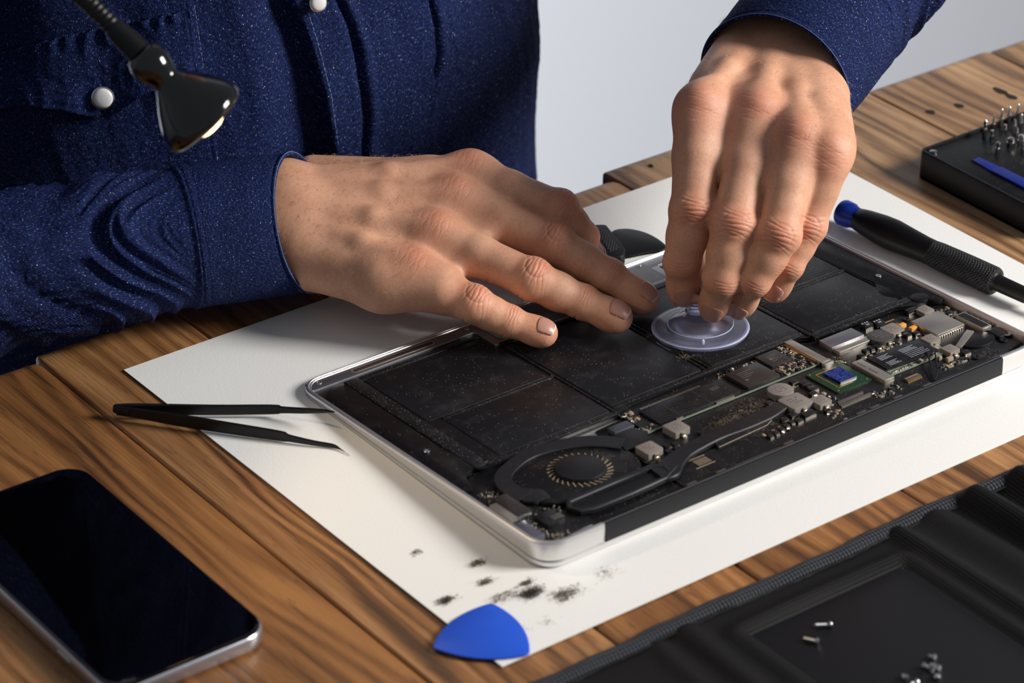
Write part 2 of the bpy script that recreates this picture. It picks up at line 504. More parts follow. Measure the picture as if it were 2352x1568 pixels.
# bolt holes and old nail holes in the planks at the far right
for (u, v, rx, ry) in [(2137, 258, 2.6, 3.0), (2202, 243, 2.4, 3.2), (2297, 209, 2.6, 5.5), (2322, 222, 2.4, 4.5), (1495, 380, 1.2, 1.6)]:
    c = at(u, v, -.2)
    P = [(c[0] + rx * math.cos(a) * (1 + .2 * math.sin(3 * a + u)), c[1] + ry * math.sin(a)) for a in np.linspace(0, 2 * math.pi, 14)[:-1]]
    obj('nail_hole', MB().prism(ccw(P), -.6, .02), MT['hole'], bench)  # each hole is a flat dark disc

# ------------------------------------------------------------------ paper
pc, ps = math.cos(.0058), math.sin(.0058)
def PAP(x, y, z): return (-53.5 + pc * x - ps * y, -41.6 + ps * x + pc * y, z)
nx, ny = 42, 30
V = []; 
for j in range(ny + 1):
    for i in range(nx + 1):
        x, y = 420 * i / nx, 297 * j / ny
        e = min(x, y, 420 - x, 297 - y)
        V.append(PAP(x, y, .35 + .08 * math.sin(x * .045) * math.sin(y * .05) ** 2))
F = [(j * (nx + 1) + i, j * (nx + 1) + i + 1, (j + 1) * (nx + 1) + i + 1, (j + 1) * (nx + 1) + i) for j in range(ny) for i in range(nx)]
po = obj('paper_sheet', (V, F), MT['paper'])
so = po.modifiers.new('thick', 'SOLIDIFY'); so.thickness = .0003; so.offset = -1
set_props(po, 'large white sheet of paper lying under the opened laptop', 'paper')

# ------------------------------------------------------------------ laptop
ZN, ZF = 14.14, 3.88
TA = math.atan((ZN - ZF) / 192)
ca, sa = math.cos(TA), math.sin(TA)
def LT(x, y, z): return (x, y * ca + z * sa, ZN - y * sa + z * ca)
laptop = thing('laptop', 'silver laptop lying upside down on white paper, its black batteries and circuit board exposed', 'laptop', (150, 96, 0))
def lp(name, mb, mat, parent=None, smooth=35):
    return obj(name, mb, mat, parent or laptop, smooth=smooth)

def depth(y): return -9.9 + 7.6 * y / 192       # underside of the base in laptop space
rim_o = rrect(0, 300, 0, 192, 12.5, 9)
n = len(rim_o)
def loop(c, z, zf=None):
    P = inset(rim_o, c) if c else rim_o
    return [(x, y, (z if zf is None else zf(y))) for x, y in P]
base = MB(LT)
base.loft([loop(2.0, 0, lambda y: depth(y)), loop(.5, 0, lambda y: depth(y) + .5), loop(.15, 0, lambda y: depth(y) * .5),
           loop(0, -1.2), loop(.25, -.4), loop(.9, 0), loop(1.5, 0), loop(1.8, -.35), loop(2.2, -.4), loop(2.6, -.4), loop(2.8, -.7),
           loop(3.2, 0, lambda y: max(depth(y) + .8, -6))])
base.loft([loop(3.2, 0, lambda y: max(depth(y) + .8, -6))], True)
lp('base_case', base, MT['alu'])
# floor plate of the case
fl = MB(LT).loft([loop(3.0, 0, lambda y: max(depth(y) + .7, -6.5)), loop(3.0, 0, lambda y: max(depth(y) + .9, -6.1))], True, True)
lp('case_floor', fl, MT['black_panel'])
# lid underneath, resting on the paper
lid = MB()
def lidloop(c, z0, z1): return [(x, y, z0 + (z1 - z0) * y / 192) for x, y in (inset(rim_o, c) if c else rim_o)]
lid.loft([lidloop(2.2, .62, .62), lidloop(.9, .9, .75), lidloop(.35, 1.7, 1.0), lidloop(.25, 3.3, 1.3), lidloop(.5, 3.9, 1.45), lidloop(1.4, 4.05, 1.5)], True, True)
lp('display_lid', lid, MT['alu'])
# far ledge (aluminium) with trackpad cut-out; machined slots
led = MB(LT)
led.prism(smooth_poly([(3, 181.5), (97, 181.5), (97, 164), (211, 164), (211, 181.5), (297, 181.5), (297, 189.2), (3, 189.2)], 1.5), -2.4, -.75, .1)
lp('palm_ledge', led, MT['alu_in'])
for x0, x1 in ((28, 76), (224, 272)):
    s_ = MB(LT).prism(rrect(x0, x1, 183.6, 187.6, 1.9, 5), -1.1, -.70)
    o_ = lp('slot', s_, MT['alu'])
    lp('slot_channel', MB(LT).prism(rrect(x0 + .8, x1 - .8, 184.3, 186.9, 1.2, 5), -1.1, -.66), Mat('slot_brown_metal', srgb(104, 92, 86), .4, .8).m if x0 < 50 else bpy.data.materials['slot_brown_metal'], o_)  # channel drawn as a flat, darker brownish inlay
lp('trackpad_back', MB(LT).box(101, 207, 166.5, 187.2, -1.2, -.45, .3), MT['touch'])
lp('trackpad_strip', MB(LT).box(99, 209, 162.5, 164.5, -1.2, -.35, .2), MT['frame'])

def screw_mesh(x, y, z, r, h=.5, ring=True):
    mb = MB(LT)
    mb.lathe([(0, r * 1.0), (h * .6, r), (h, r * .86), (h, r * .42), (h * .35, r * .34), (h * .35, .01)], (x, y, z), (0, 0, 1), 16)
    return mb
for x, y, z, r, mat in [(9.6, 186.6, -.8, 1.7, 'screw'), (290.5, 186.6, -.8, 1.7, 'screw'), (11.5, 102, -1.1, 1.6, 'screw'), (288.5, 102, -1.1, 1.6, 'screw'),
                        (96, 186.5, -.8, 1.2, 'screw'), (204, 186.6, -.8, 1.2, 'screw'), (27, 78.5, -1.4, 1.3, 'black_satin'),
                        (270, 62.5, -3.6, 1.9, 'chip2'), (295.2, 19.5, -2.8, 2.2, 'steel'), (290.2, 16.5, -3.3, 2.0, 'black_satin'), (268, 12.5, -3.4, 2.0, 'black_satin'),
                        (246.5, 33, -3.0, 1.6, 'chip2'), (98, 66, -3.2, 1.7, 'steel'), (91, 62, -3.2, 1.4, 'steel'), (160, 126, -1.2, 1.3, 'black_satin'), (93.5, 169, -1.3, 1.3, 'black_satin'),
                        (178, 5.4, -2.4, 1.3, 'steel')]:
    lp('screw', screw_mesh(x, y, z, r), MT[mat])

# black side panels and the battery in its plastic frame
lp('side_panel', MB(LT).prism(smooth_poly([(3.6, 63.5), (8.5, 62.5), (12, 74), (19, 76), (24.5, 84), (23, 92), (17.5, 97), (18.6, 106), (19.5, 179.5), (13, 181.2), (8, 176), (3.6, 170)], [1, 1, 4, 4, 4, 4, 4, 4, 2, 4, 6, 2]), -3, -1.25, .3), MT['black_panel'])
lp('side_panel', MB(LT).prism(smooth_poly([(300 - x, y) for x, y in [(3.6, 63.5), (8.5, 62.5), (12, 74), (19, 76), (24.5, 84), (23, 92), (17.5, 97), (18.6, 106), (19.5, 179.5), (13, 181.2), (8, 176), (3.6, 170)]][::-1], 3), -3, -1.25, .3), MT['black_panel'])
lp('board_filler', MB(LT).box(30, 112, 5.2, 30, -5.8, -4.6), MT['frame'])
lp('side_filler', MB(LT).prism(smooth_poly([(3.6, 50), (20, 52), (30, 66), (32, 76), (14, 76), (3.6, 66)], 2), -5.6, -3.7, .2), MT['frame'])
bat = lp('battery_frame', MB(LT).prism(smooth_poly([(20.2, 180.8), (19.4, 106), (18.4, 97.4), (24, 92.5), (25.4, 84), (20, 75.2), (24, 73.6), (30, 74), (101, 74.6), (108, 77.6), (163, 78.4), (214, 78.6), (220, 75), (272, 72.5), (283, 67.8), (294, 67.4),
      (298, 72), (294, 79), (284.5, 82), (281, 88), (282, 94), (281, 106), (280.3, 180.8), (212, 181), (212, 162.4), (97, 162.4), (97, 181)][::-1], [3] * 27), -3.6, -1.7, .35), MT['frame'])
cells = [((28, 97, 124.2, 175.5), -1.3), ((35, 99, 78.6, 120.6), -1.3), ((101.5, 157.2, 82.5, 160.8), -1.05), ((162.8, 218.5, 82.5, 160.8), -1.05),
         ((222.5, 279.5, 77.6, 116.6), -1.3), ((222.5, 280, 120.8, 175.5), -1.3)]
for (x0, x1, y0, y1), z in cells:
    c_ = lp('battery_cell', MB(LT).prism(rrect(x0, x1, y0, y1, 1.2, 3), -3, z, .45), MT['cell'], bat)
    e_ = MB(LT)
    # raised film seam near the edge of the cell
    if x1 - x0 > 58: e_.box(x0 + 3, x1 - 4, y1 - 4.3, y1 - 4.0, z - .1, z + .06)
    else: e_.box(x0 + 3, x1 - 3, y0 + 2.6, y0 + 2.9, z - .1, z + .06)
    lp('cell_seam', e_, MT['frame'], c_)
rib = MB(LT)
for (x0, x1, y0, y1, zt) in [(19.6, 27, 76, 180.2, -1.0), (27, 97, 176.4, 180.4, -1.2), (35, 99.5, 121.4, 123.5, -1.0), (99.4, 100.8, 76, 162, -1.0), (158, 159.2, 80, 162, -.95), (160.9, 162.1, 80, 162, -.95),
                         (219.2, 221.6, 76, 162, -1.0), (222, 280, 117.6, 119.8, -1.0), (280.3, 281, 84, 180, -1.2), (26, 100, 74.8, 77.6, -1.15), (101.5, 218, 79.2, 81.6, -1.0), (220, 283, 73, 76.4, -.95), (212, 281, 176.4, 180.4, -1.2)]:
    rib.box(x0, x1, y0, y1, -2.4, zt, .25)
lp('frame_rib', rib, MT['rib'], bat)
tab_ = lp('battery_tab', MB(LT).prism(rrect(156.6, 160.4, 101, 122.5, 1.8, 4), -2, -.85, .25), MT['black_satin'], bat)
lp('tab_slot', MB(LT).prism(rrect(157.6, 159.5, 102.5, 121, .9, 4), -1.2, -.82), bpy.data.materials['black_gloss'], tab_)
lp('frame_ear', MB(LT).prism([(288.5 + 5 * math.cos(a), 72.5 + 4.6 * math.sin(a)) for a in np.linspace(0, 2 * math.pi, 25)[:-1]], -3, -1.2, .3)
   .prism([(288.5 + 1.9 * math.cos(a), 72.2 + 1.7 * math.sin(a)) for a in np.linspace(0, 2 * math.pi, 17)[:-1]], -1.5, -1.16), [MT['frame']], bat)

# main board
board = lp('logic_board', MB(LT).prism(smooth_poly([(84, 6), (262, 6), (272, 9), (296.4, 10), (296.4, 64), (284, 66), (272, 71), (220, 73.5), (214, 77), (101, 73.2), (84, 72)], 2), -5.4, -3.9, .15), MT['pcb'])
def comp(name, mb, mat, parent=None): return lp(name, mb, mat, parent or board)
# storage stick lying over the board
stick = lp('storage_module', MB(LT).box(101.5, 212.5, 54.6, 77.2, -3.6, -2.9), MT['pcb'])
lp('board_edge', MB(LT).box(101.4, 207, 54.2, 54.65, -3.6, -2.85), MT['pcb_edge'], stick)
for x0, x1, y0, y1, z, mm in [(109.5, 158.4, 55.8, 71.2, -1.7, 'chip2'), (162.6, 182.6, 55.6, 72.6, -1.3, 'chip'), (185.2, 198, 64.4, 77, -1.6, 'chip')]:
    c_ = lp('memory_chip', MB(LT).prism(rrect(x0, x1, y0, y1, .5, 2), -2.9, z, .2), MT[mm], stick)
    tx = MB(LT)
    if x1 - x0 < 30:
        for r_ in range(4):
            L_ = [9, 6, 8, 5][r_] * (x1 - x0) / 20
            tx.box(x0 + 4, x0 + 4 + L_, y1 - 4 - r_ * 1.6, y1 - 3.6 - r_ * 1.6, z - .05, z + .02)
        tx.lathe([(0, .9), (.03, .9)], (x0 + 4.5, y0 + 6, z), (0, 0, 1), 10)
    else:
        for r_ in range(2):
            tx.box(148, 153, 66 - r_ * 1.4, 66.5 - r_ * 1.4, z - .05, z + .02)
        tx.box(121.5, 121.6, 56, 71, z, z + .05); tx.box(140.5, 140.6, 56, 71, z, z + .05)
    lp('chip_marking', tx, MT['dim_mark'], c_)
lp('contact_row', (lambda q: q)(MB(LT)), MT['solder'], stick) if False else None
q = MB(LT)
for i in range(38): q.box(112 + i * .95, 112.5 + i * .95, 72.6, 73.5, -2.9, -2.4)
for i in range(11): q.box(143 + i * 1.0, 143.55 + i * 1.0, 54.9, 55.7, -2.9, -2.3)
for i in range(4): q.box(119 + i * 1.0, 119.55 + i * 1.0, 54.9, 55.7, -2.9, -2.3)
lp('solder_contact', q, MT['solder'], stick)
cn = lp('module_connector', MB(LT).box(205.6, 210.6, 52, 81, -3.9, -1.35, .3).box(205.6, 211.4, 50, 54, -3.9, -1.5, .3), MT['tin'], stick)
lp('gold_contact', MB(LT).box(204.9, 205.6, 56, 79, -3.0, -2.0), MT['gold'], cn)

# processor
sub = comp('processor', MB(LT).prism(rrect(193.4, 214.8, 27.2, 50.2, .4, 2), -3.9, -3.0, .1), MT['cpu_green'])
comp('silicon_die', MB(LT).box(200, 210, 33.2, 45, -3.0, -2.0), MT['die'], sub)
comp('die_edge', MB(LT).box(199.9, 210.1, 32.8, 33.2, -3.0, -1.98), MT['steel'], sub)
tr = MB(LT)
tr.box(197, 197.35, 31, 47.2, -3, -2.93).box(197, 210, 46.9, 47.25, -3, -2.93).box(197, 206, 30.8, 31.1, -3, -2.93)
for x, y in ((195, 48.8), (213.2, 48.6), (213, 29), (195.2, 29), (204, 49)): tr.lathe([(0, .5), (.08, .5)], (x, y, -3.0), (0, 0, 1), 10)
comp('gold_trace', tr, MT['gold'], sub)

# power inductors: ferrite blocks with soldered tabs and printed numbers
def inductor(x, y, w, h, top, mat='ferrite', oct=False, mark='R47'):
    c = min(w, h) * (.26 if oct else .07)
    P = smooth_poly([(x - w / 2 + c, y - h / 2), (x + w / 2 - c, y - h / 2), (x + w / 2, y - h / 2 + c), (x + w / 2, y + h / 2 - c),
                     (x + w / 2 - c, y + h / 2), (x - w / 2 + c, y + h / 2), (x - w / 2, y + h / 2 - c), (x - w / 2, y - h / 2 + c)], c * .5, 2)
    o = comp('inductor', MB(LT).prism(P, -3.9, top, .25), MT[mat])
    comp('solder_tab', MB(LT).box(x - 1.2, x + 1.2, y - h / 2 - 1.0, y - h / 2 + .1, -3.9, top - .9, .2).box(x - 1.2, x + 1.2, y - h / 2 - 1.9, y - h / 2 - .9, -3.9, -3.1, .2), MT['solder'], o)
    mk = MB(LT)
    for r_ in range(3):
        for k in range(4):
            if (k * 3 + r_ * 5 + int(x)) % 4:
                X0 = x - w * .24 + k * w * .125; Y0 = y + h * .16 - r_ * h * .17
                mk.box(X0, X0 + w * .07, Y0, Y0 + h * .09, top - .05, top + .015)
    comp('printed_number', mk, MT['dim_mark'], o)
    return o
inductor(112.4, 47.6, 9.5, 9.5, -.6); inductor(90.5, 40.3, 9.5, 9.5, -.6)
inductor(172.8, 44.5, 12, 11.5, -1.0, oct=True); inductor(170.5, 31.5, 12.5, 12, -.8); inductor(180.2, 25.2, 8, 8, -1.0)
inductor(255.5, 57, 9, 9, -1.4); inductor(246.2, 55.2, 12.5, 12, -1.5, 'ferrite2', True); inductor(281.8, 62, 7.2, 7.2, -1.6)
inductor(262.0, 37.4, 7.4, 7.4, -1.2); inductor(262.0, 24.0, 7.0, 7.0, -1.2)
comp('coil', MB(LT).box(160.2, 164.6, 34, 38.6, -3.9, -2.2, .3), MT['ferrite'])

# wireless card with printed labels
wf = comp('wireless_card', MB(LT).box(223.6, 262, 24.2, 42.4, -3.5, -2.8), MT['pcb_edge'])
wl = comp('card_label', MB(LT).prism(smooth_poly([(225.4, 28.4), (252, 26.6), (257.5, 27.5), (257.5, 41.3), (225.4, 42.6)], .4, 2), -2.8, -1.6, .08), MT['chip2'], wf)
tx = MB(LT); random.seed(9)
for bx, by, ln in ((229, 29.8, 7), (229, 36.2, 7), (242, 29.6, 12), (242, 31, 12), (242, 32.4, 11), (242, 33.8, 12), (242, 35.2, 9)):
    if ln < 10:
        for r_ in range(4):
            x = bx
            while x < bx + ln - (r_ % 3):
                w_ = random.uniform(.35, .9); tx.box(x, x + w_, by + r_ * 1.05, by + r_ * 1.05 + .42, -1.65, -1.585); x += w_ + .22
    else:
        x = bx
        while x < bx + ln:
            w_ = random.uniform(.3, .8); tx.box(x, x + w_, by, by + .34, -1.65, -1.585); x += w_ + .25
comp('label_text', tx, MT['white_mark'], wf)
wc = comp('card_connector', MB(LT).box(216.6, 222.8, 20.6, 43.6, -3.9, -1.55, .3), MT['tin'])
comp('connector_slot', MB(LT).box(222.8, 224.2, 24.5, 42.5, -3.9, -2.2).box(218.6, 218.9, 28, 34, -1.6, -1.5).box(218.6, 218.9, 36, 42, -1.6, -1.5), MT['black_satin'], wc)
# usb style connector box, shield can and card reader cage
uc = comp('port_housing', MB(LT).box(219.4, 240.4, 60.2, 69.6, -3.9, -1.1, .3), MT['alu_in'])
comp('housing_lip', MB(LT).box(220, 241.2, 55.4, 60.2, -3.9, -1.9, .5), MT['tin'], uc)
sh = comp('shield_can', MB(LT).box(267.6, 285.6, 38.2, 56.8, -3.9, -1.5, .25), MT['tin'])
tb = MB(LT)
for i in range(11): tb.box(268.6 + i * 1.5, 269.2 + i * 1.5, 37.7, 38.3, -3.9, -3)
for i in range(10): tb.box(285.5, 286.0, 39 + i * 1.6, 39.7 + i * 1.6, -3.9, -3)
comp('shield_tab', tb, MT['solder'], sh)
cg = comp('card_cage', MB(LT).box(288.2, 294.2, 28.6, 47.4, -3.9, -1.2, .25), MT['tin'])
comp('cage_cover', MB(LT).box(288.8, 293.2, 29.6, 46.4, -1.4, -1.1), MT['chip2'], cg)
tb = MB(LT)
for i in range(5): tb.box(294.2, 296.3, 30 + i * 3.9, 31.2 + i * 3.9, -2.4, -1.5)
tb.box(295.6, 296.2, 29, 47, -2.6, -1.5)
comp('cage_finger', tb, MT['steel'], cg)
comp('audio_port', MB(LT).box(289.5, 296.2, 18.6, 27.6, -3.9, -1.9, .6), MT['chip2'])
comp('round_cover', MB(LT).prism([(280.5 + 9.5 * math.cos(a), 24 + 6.5 * math.sin(a)) for a in np.linspace(0, 2 * math.pi, 31)[:-1]], -3.9, -2.4, .4), MT['black_satin'])
# bracket arm
br = MB(LT)
d = np.array([283.3 - 265.9, 31.8 - 22.9]); d = d / np.linalg.norm(d); nn = np.array([-d[1], d[0]])
P = [np.array([267, 23.6]) + d * a + nn * b for a, b in ((0, -1.5), (18, -1.9), (18, 1.9), (0, 1.5))]
comp('metal_bracket', br.prism([tuple(q_) for q_ in P], -2.6, -1.5, .2), MT['tin'])
# yellow tantalum capacitors and black ones with white stripes
for x, y in ((263.0, 58.0), (265.0, 52.6)):
    comp('tantalum_capacitor', MB(LT).box(x - 1.9, x + 1.9, y - 1.3, y + 1.3, -3.9, -2.0, .25), MT['ochre'])
for x, y, w, h in ((249.2, 68.2, 5.4, 3.9), (255.4, 66.4, 5.4, 3.9), (262.6, 47.8, 3.4, 2.2), (258.6, 52.4, 3.2, 2.4), (258.2, 49.0, 3.2, 2.4), (284.4, 53.9, 3, 2.6), (267.0, 18.4, 4.2, 2.6),
                   (238.5, 49.5, 2.6, 3.2), (235, 50, 2.6, 3.2), (231.5, 50, 2.6, 3.2), (226.5, 47.5, 3.4, 3), (187.5, 44.5, 4.5, 2.6), (187.6, 41.2, 4.5, 2.6), (187, 37.6, 4.6, 3), (183.8, 34.2, 4, 2.6), (184.6, 48.4, 4.4, 2.6), (176.4, 36.6, 3, 3),
                   (162, 40, 3.4, 3.4), (168.5, 20.5, 7, 3.4), (161.5, 19.4, 3.6, 3.2), (163, 25, 4, 3), (157, 24, 3.6, 3), (178, 17.8, 3.4, 2.4), (100, 38.8, 3, 3.4), (103.8, 38, 3, 3.4), (102, 34.4, 3, 3), (97.6, 35, 3, 3), (120, 38.6, 3.4, 2.6),
                   (276.8, 66, 7, 3), (289.4, 53, 3, 2)):
    c_ = comp('black_capacitor', MB(LT).box(x - w / 2, x + w / 2, y - h / 2, y + h / 2, -3.9, -2.3 if w < 5 else -1.5, .2), MT['chip2'])
    comp('end_terminal', MB(LT).box(x - w / 2 + .2, x + w / 2 - .2, y - h / 2 - .35, y - h / 2 + .05, -3.9, -2.9), MT['solder'], c_)
    if x in (249.2, 255.4):
        comp('white_stripe', MB(LT).box(x - 1.9, x - 1.2, y + .9, y + 1.9, -1.55, -1.48).box(x - .3, x + .4, y + .9, y + 1.9, -1.55, -1.48).box(x + 1.2, x + 1.9, y + .9, y + 1.9, -1.55, -1.48).box(x - .8, x - .2, y - 1.2, y - .1, -1.55, -1.48).box(x + .2, x + .9, y - 1.2, y - .1, -1.55, -1.48), MT['white_mark'], c_)
for x, y, w, h in ((253.6, 26.5, 2.6, 2), (253.5, 22.2, 2, 1.6), (258.5, 30.5, 3, 2.2), (256.4, 18.6, 3.8, 1.8)):
    comp('ceramic_block', MB(LT).box(x - w / 2, x + w / 2, y - h / 2, y + h / 2, -3.9, -1.8, .25), MT['ceramic'])
# flat sockets with pin rows
for x0, x1, y0, y1 in ((253.5, 265, 62.5, 66), (226, 235, 15.4, 18.2), (187, 203, 20.5, 21.4), (186, 205, 17.5, 18.4)):
    s_ = comp('flat_socket', MB(LT).box(x0, x1, y0, y1, -3.9, -2.7, .2), MT['ferrite2'] if y0 < 30 else MT['chip2'])
    pr = MB(LT)
    for i in range(int((x1 - x0) / .9)): pr.box(x0 + .3 + i * .9, x0 + .75 + i * .9, y0 - .7, y0 + .1, -3.9, -3.4)
    if y0 > 60 or y0 < 16: pr.box(x0 + .6, x1 - .6, y1 - 1.1, y1 - .5, -2.8, -2.6)
    comp('socket_pin', pr, MT['gold'] if (y0 > 60 or y0 < 16) else MT['solder'], s_)
fs = comp('grey_socket', MB(LT).box(88, 99.6, 61.8, 67.8, -3.9, -1.5, .4), Mat('grey_blue_plastic', srgb(74, 76, 88), .4, .4).m)

# small surface parts: the hundred largest as parts, the rest as one
random.seed(21)
zones = [((199, 64, 205, 80), 26, -2.9), ((184, 55.5, 204.5, 63.5), 46, -2.9), ((241, 46, 251, 50), 14, -3.9), ((210.8, 46, 217, 56), 22, -3.9), ((225, 25.2, 250, 25.9), 12, -2.8),
         ((183, 21.5, 190, 33), 10, -3.9), ((256, 13.5, 266, 16.5), 14, -3.9), ((248, 14, 258, 17), 8, -3.9), ((280, 57, 290, 61), 8, -3.9), ((288, 48.5, 294, 60), 12, -3.9),
         ((101, 66, 108, 76), 14, -2.9), ((98, 55, 108, 60), 8, -2.9), ((205, 12, 222, 19), 12, -3.9), ((176, 12, 184, 16), 7, -3.9), ((224, 44, 240, 47), 8, -3.9), ((104, 30, 118, 36), 9, -3.9), ((141, 16, 160, 22), 8, -3.9),
         ((262, 40, 267, 50), 5, -3.9), ((160, 73.4, 184, 76.8), 8, -2.9)]
small = []
for (x0, y0, x1, y1), cnt, zb in zones:
    for i in range(int(cnt * 3.2)):
        w_ = random.choice([.7, .9, 1.1, 1.5]); h_ = w_ * random.choice([.55, .6, 1.6])
        small.append((random.uniform(x0, x1), random.uniform(y0, y1), w_, h_, zb, random.random()))
small.sort(key=lambda q: -q[2] * q[3])
rest = MB(LT); dots = MB(LT)
for i, (x, y, w_, h_, zb, rr_) in enumerate(small):
    if i < 96:
        mb = MB(LT).box(x - w_ / 2, x + w_ / 2, y - h_ / 2, y + h_ / 2, zb, zb + .45 + .35 * rr_, .08)
        comp('chip_resistor', mb, MT['solder'] if rr_ < .35 else (MT['ceramic'] if rr_ < .62 else MT['chip2']))
    else:
        (rest if rr_ < .6 else dots).box(x - w_ / 2, x + w_ / 2, y - h_ / 2, y + h_ / 2, zb, zb + .4 + .3 * rr_)
for i in range(260):      # rows of tiny solder beads
    z = random.choice(zones); (x0, y0, x1, y1), cnt, zb = z
    x, y = random.uniform(x0, x1), random.uniform(y0, y1)
    rest.lathe([(0, .28), (.22, .24), (.34, .05)], (x, y, zb), (0, 0, 1), 6)
o_ = comp('solder_beads', rest, MT['solder']); o_['kind'] = 'stuff'
o_ = comp('tiny_components', dots, MT['chip2']); o_['kind'] = 'stuff'
for x, y in ((150, 24), (154, 25), (158, 26), (146, 23), (142, 22.4)):
    c_ = comp('black_capacitor', MB(LT).box(x - 1.5, x + 1.5, y - 7, y - 4.6, -3.9, -2.4, .3), MT['chip2'])
    comp('end_terminal', MB(LT).box(x - 1.1, x + .9, y - 7.6, y - 7, -3.9, -3), MT['solder'], c_)

# input/output board in the near-left corner
io = lp('port_board', MB(LT).prism(smooth_poly([(5, 12), (12, 5), (33, 5), (36, 16), (30, 26), (18.5, 44), (20, 54), (6, 60)], 2), -5.4, -4.0), MT['pcb'])
pp = [lp('port_housing', MB(LT).box(5.2, 13.6, 29.4, 46.6, -4, -1.6, .3), MT['tin'], io)]
lp('housing_cover', MB(LT).box(9.2, 16.8, 30.5, 49.6, -3.9, -1.1, .3), MT['chip'], io)
lp('housing_lip', MB(LT).box(7.2, 15.4, 28.8, 29.8, -3.9, -1.2, .2), MT['steel'], io)
lp('port_housing', MB(LT).box(4.4, 9.8, 12, 27.4, -4, -1.8, .4), Mat('blue_grey_plate', srgb(108, 108, 122), .35, .6).m, io)
lp('black_block', MB(LT).box(15, 25, 17, 27.5, -4, -1.6, .8), MT['chip2'], io)
lp('metal_block', MB(LT).box(19, 25.4, 18.4, 22.6, -4, -1.3, .6), MT['ferrite2'], io)
random.seed(5); a_ = MB(LT); b_ = MB(LT)
for (x0, y0, x1, y1, cnt) in ((8, 49, 17, 59, 34), (11, 7, 20, 12, 26), (10, 13, 13, 28, 22), (23, 24, 30, 31, 12), (14, 28, 18, 30, 5)):
    for i in range(cnt):
        x, y = random.uniform(x0, x1), random.uniform(y0, y1); w_ = random.choice([.5, .8, 1.0])
        (a_ if random.random() < .6 else b_).box(x - w_ / 2, x + w_ / 2, y - w_ * .3, y + w_ * .3, -4, -3.2 + random.uniform(0, .8), .1)
o_ = lp('solder_beads', a_, MT['solder'], io); o_['kind'] = 'stuff'
o_ = lp('tiny_components', b_, MT['ferrite2'], io); o_['kind'] = 'stuff'
lp('corner_clip', MB(LT).box(17.5, 29.5, 2.6, 4.8, -2.2, -.9, .4), MT['steel'], io)

# fan with blades and hub, and the heat pipe
fan = lp('cooling_fan', MB(LT).prism(smooth_poly([(24, 62), (20, 45), (27, 32), (37, 26), (80, 31), (84, 44), (80, 59), (62, 70), (40, 71)], 6), -4.2, -2.2, .3), MT['frame'])
def circ(cx, cy, r, n_=36, ry=None): return [(cx + r * math.cos(a), cy + (ry or r) * math.sin(a)) for a in np.linspace(0, 2 * math.pi, n_ + 1)[:-1]]
FX, FY = 55.5, 46
lp('fan_opening', MB(LT).prism(circ(FX, FY, 15.2), -2.6, -2.14).prism(circ(70, 37.5, 4.6), -2.6, -2.12), Mat('fan_recess', srgb(6, 6, 7), .7).m, fan)
bl = MB(LT)
for k in range(30):
    a = 2 * math.pi * k / 30
    c0, c1 = (FX + 12.0 * math.cos(a), FY + 12.0 * math.sin(a)), (FX + 14.9 * math.cos(a + .14), FY + 14.9 * math.sin(a + .14))
    n_ = nrm([-(c1[1] - c0[1]), c1[0] - c0[0]]) * .22
    bl.prism([(c0[0] - n_[0], c0[1] - n_[1]), (c1[0] - n_[0], c1[1] - n_[1]), (c1[0] + n_[0], c1[1] + n_[1]), (c0[0] + n_[0], c0[1] + n_[1])], -2.6, -1.75)
lp('fan_blade', bl, MT['ceramic'], fan)
lp('fan_hub', MB(LT).prism(circ(FX, FY, 11.6), -2.6, -.3, .6), MT['hinge'], fan)
# curved arm around the fan
arc = spline([(22, 42.5), (20.8, 50), (23, 60), (32, 67), (48, 71.2), (66, 67.5), (78, 60), (84.6, 51.5)], 6)
def ribbon(mb, path, w, z0, z1, c=.3, T=None):
    path = np.asarray(path, float); L_, R_ = [], []
    for i, p_ in enumerate(path):
        t = nrm(path[min(i + 1, len(path) - 1)] - path[max(i - 1, 0)]); nn_ = np.array([-t[1], t[0]])
        ww = w if np.isscalar(w) else np.interp(i / (len(path) - 1), np.linspace(0, 1, len(w)), w)
        L_.append(p_ + nn_ * ww / 2); R_.append(p_ - nn_ * ww / 2)
    for i in range(len(path) - 1):
        pass
    rings = []
    for l_, r_ in zip(L_, R_):
        d_ = (r_ - l_) / np.linalg.norm(r_ - l_)
        rings.append([(l_[0], l_[1], z0), (l_[0], l_[1], z1 - c), (*(l_ + d_ * c), z1), (*(r_ - d_ * c), z1), (r_[0], r_[1], z1 - c), (r_[0], r_[1], z0)])
    return mb.loft(rings, True, True)
lp('fan_gasket', ribbon(MB(LT), arc, [9.5, 9, 8, 7.5, 8.5, 10, 10], -3.4, -1.2), MT['heat'], fan)
lp('fan_foot', MB(LT).prism(smooth_poly([(19, 40), (23, 36), (31, 36), (32, 43), (25, 50), (20, 50)], 1), -3.4, -1.7, .3), MT['heat'], fan)
lp('black_cover', MB(LT).prism(smooth_poly([(82, 47), (95, 46.5), (101, 54), (97, 61), (86, 60.5)], 1), -3.6, -1.7, .3), MT['heat'])
hp = spline([(79, 20.5), (84.5, 20.2), (90, 24), (100, 28.2), (112, 30.2), (124, 31.5), (138, 31), (152, 31.5), (163, 33.5)], 6)
heat = lp('heat_pipe', ribbon(MB(LT), hp, [11, 12, 11, 9, 8.5, 9, 9.5, 9.5, 8], -3.3, -1.2, .5), MT['heat'])
lp('pipe_bar', ribbon(MB(LT), [(34, 27), (60, 27.5), (82, 27.5), (86, 24), (85, 19)], 3.2, -3.2, -.9, .5), MT['heat'], heat)
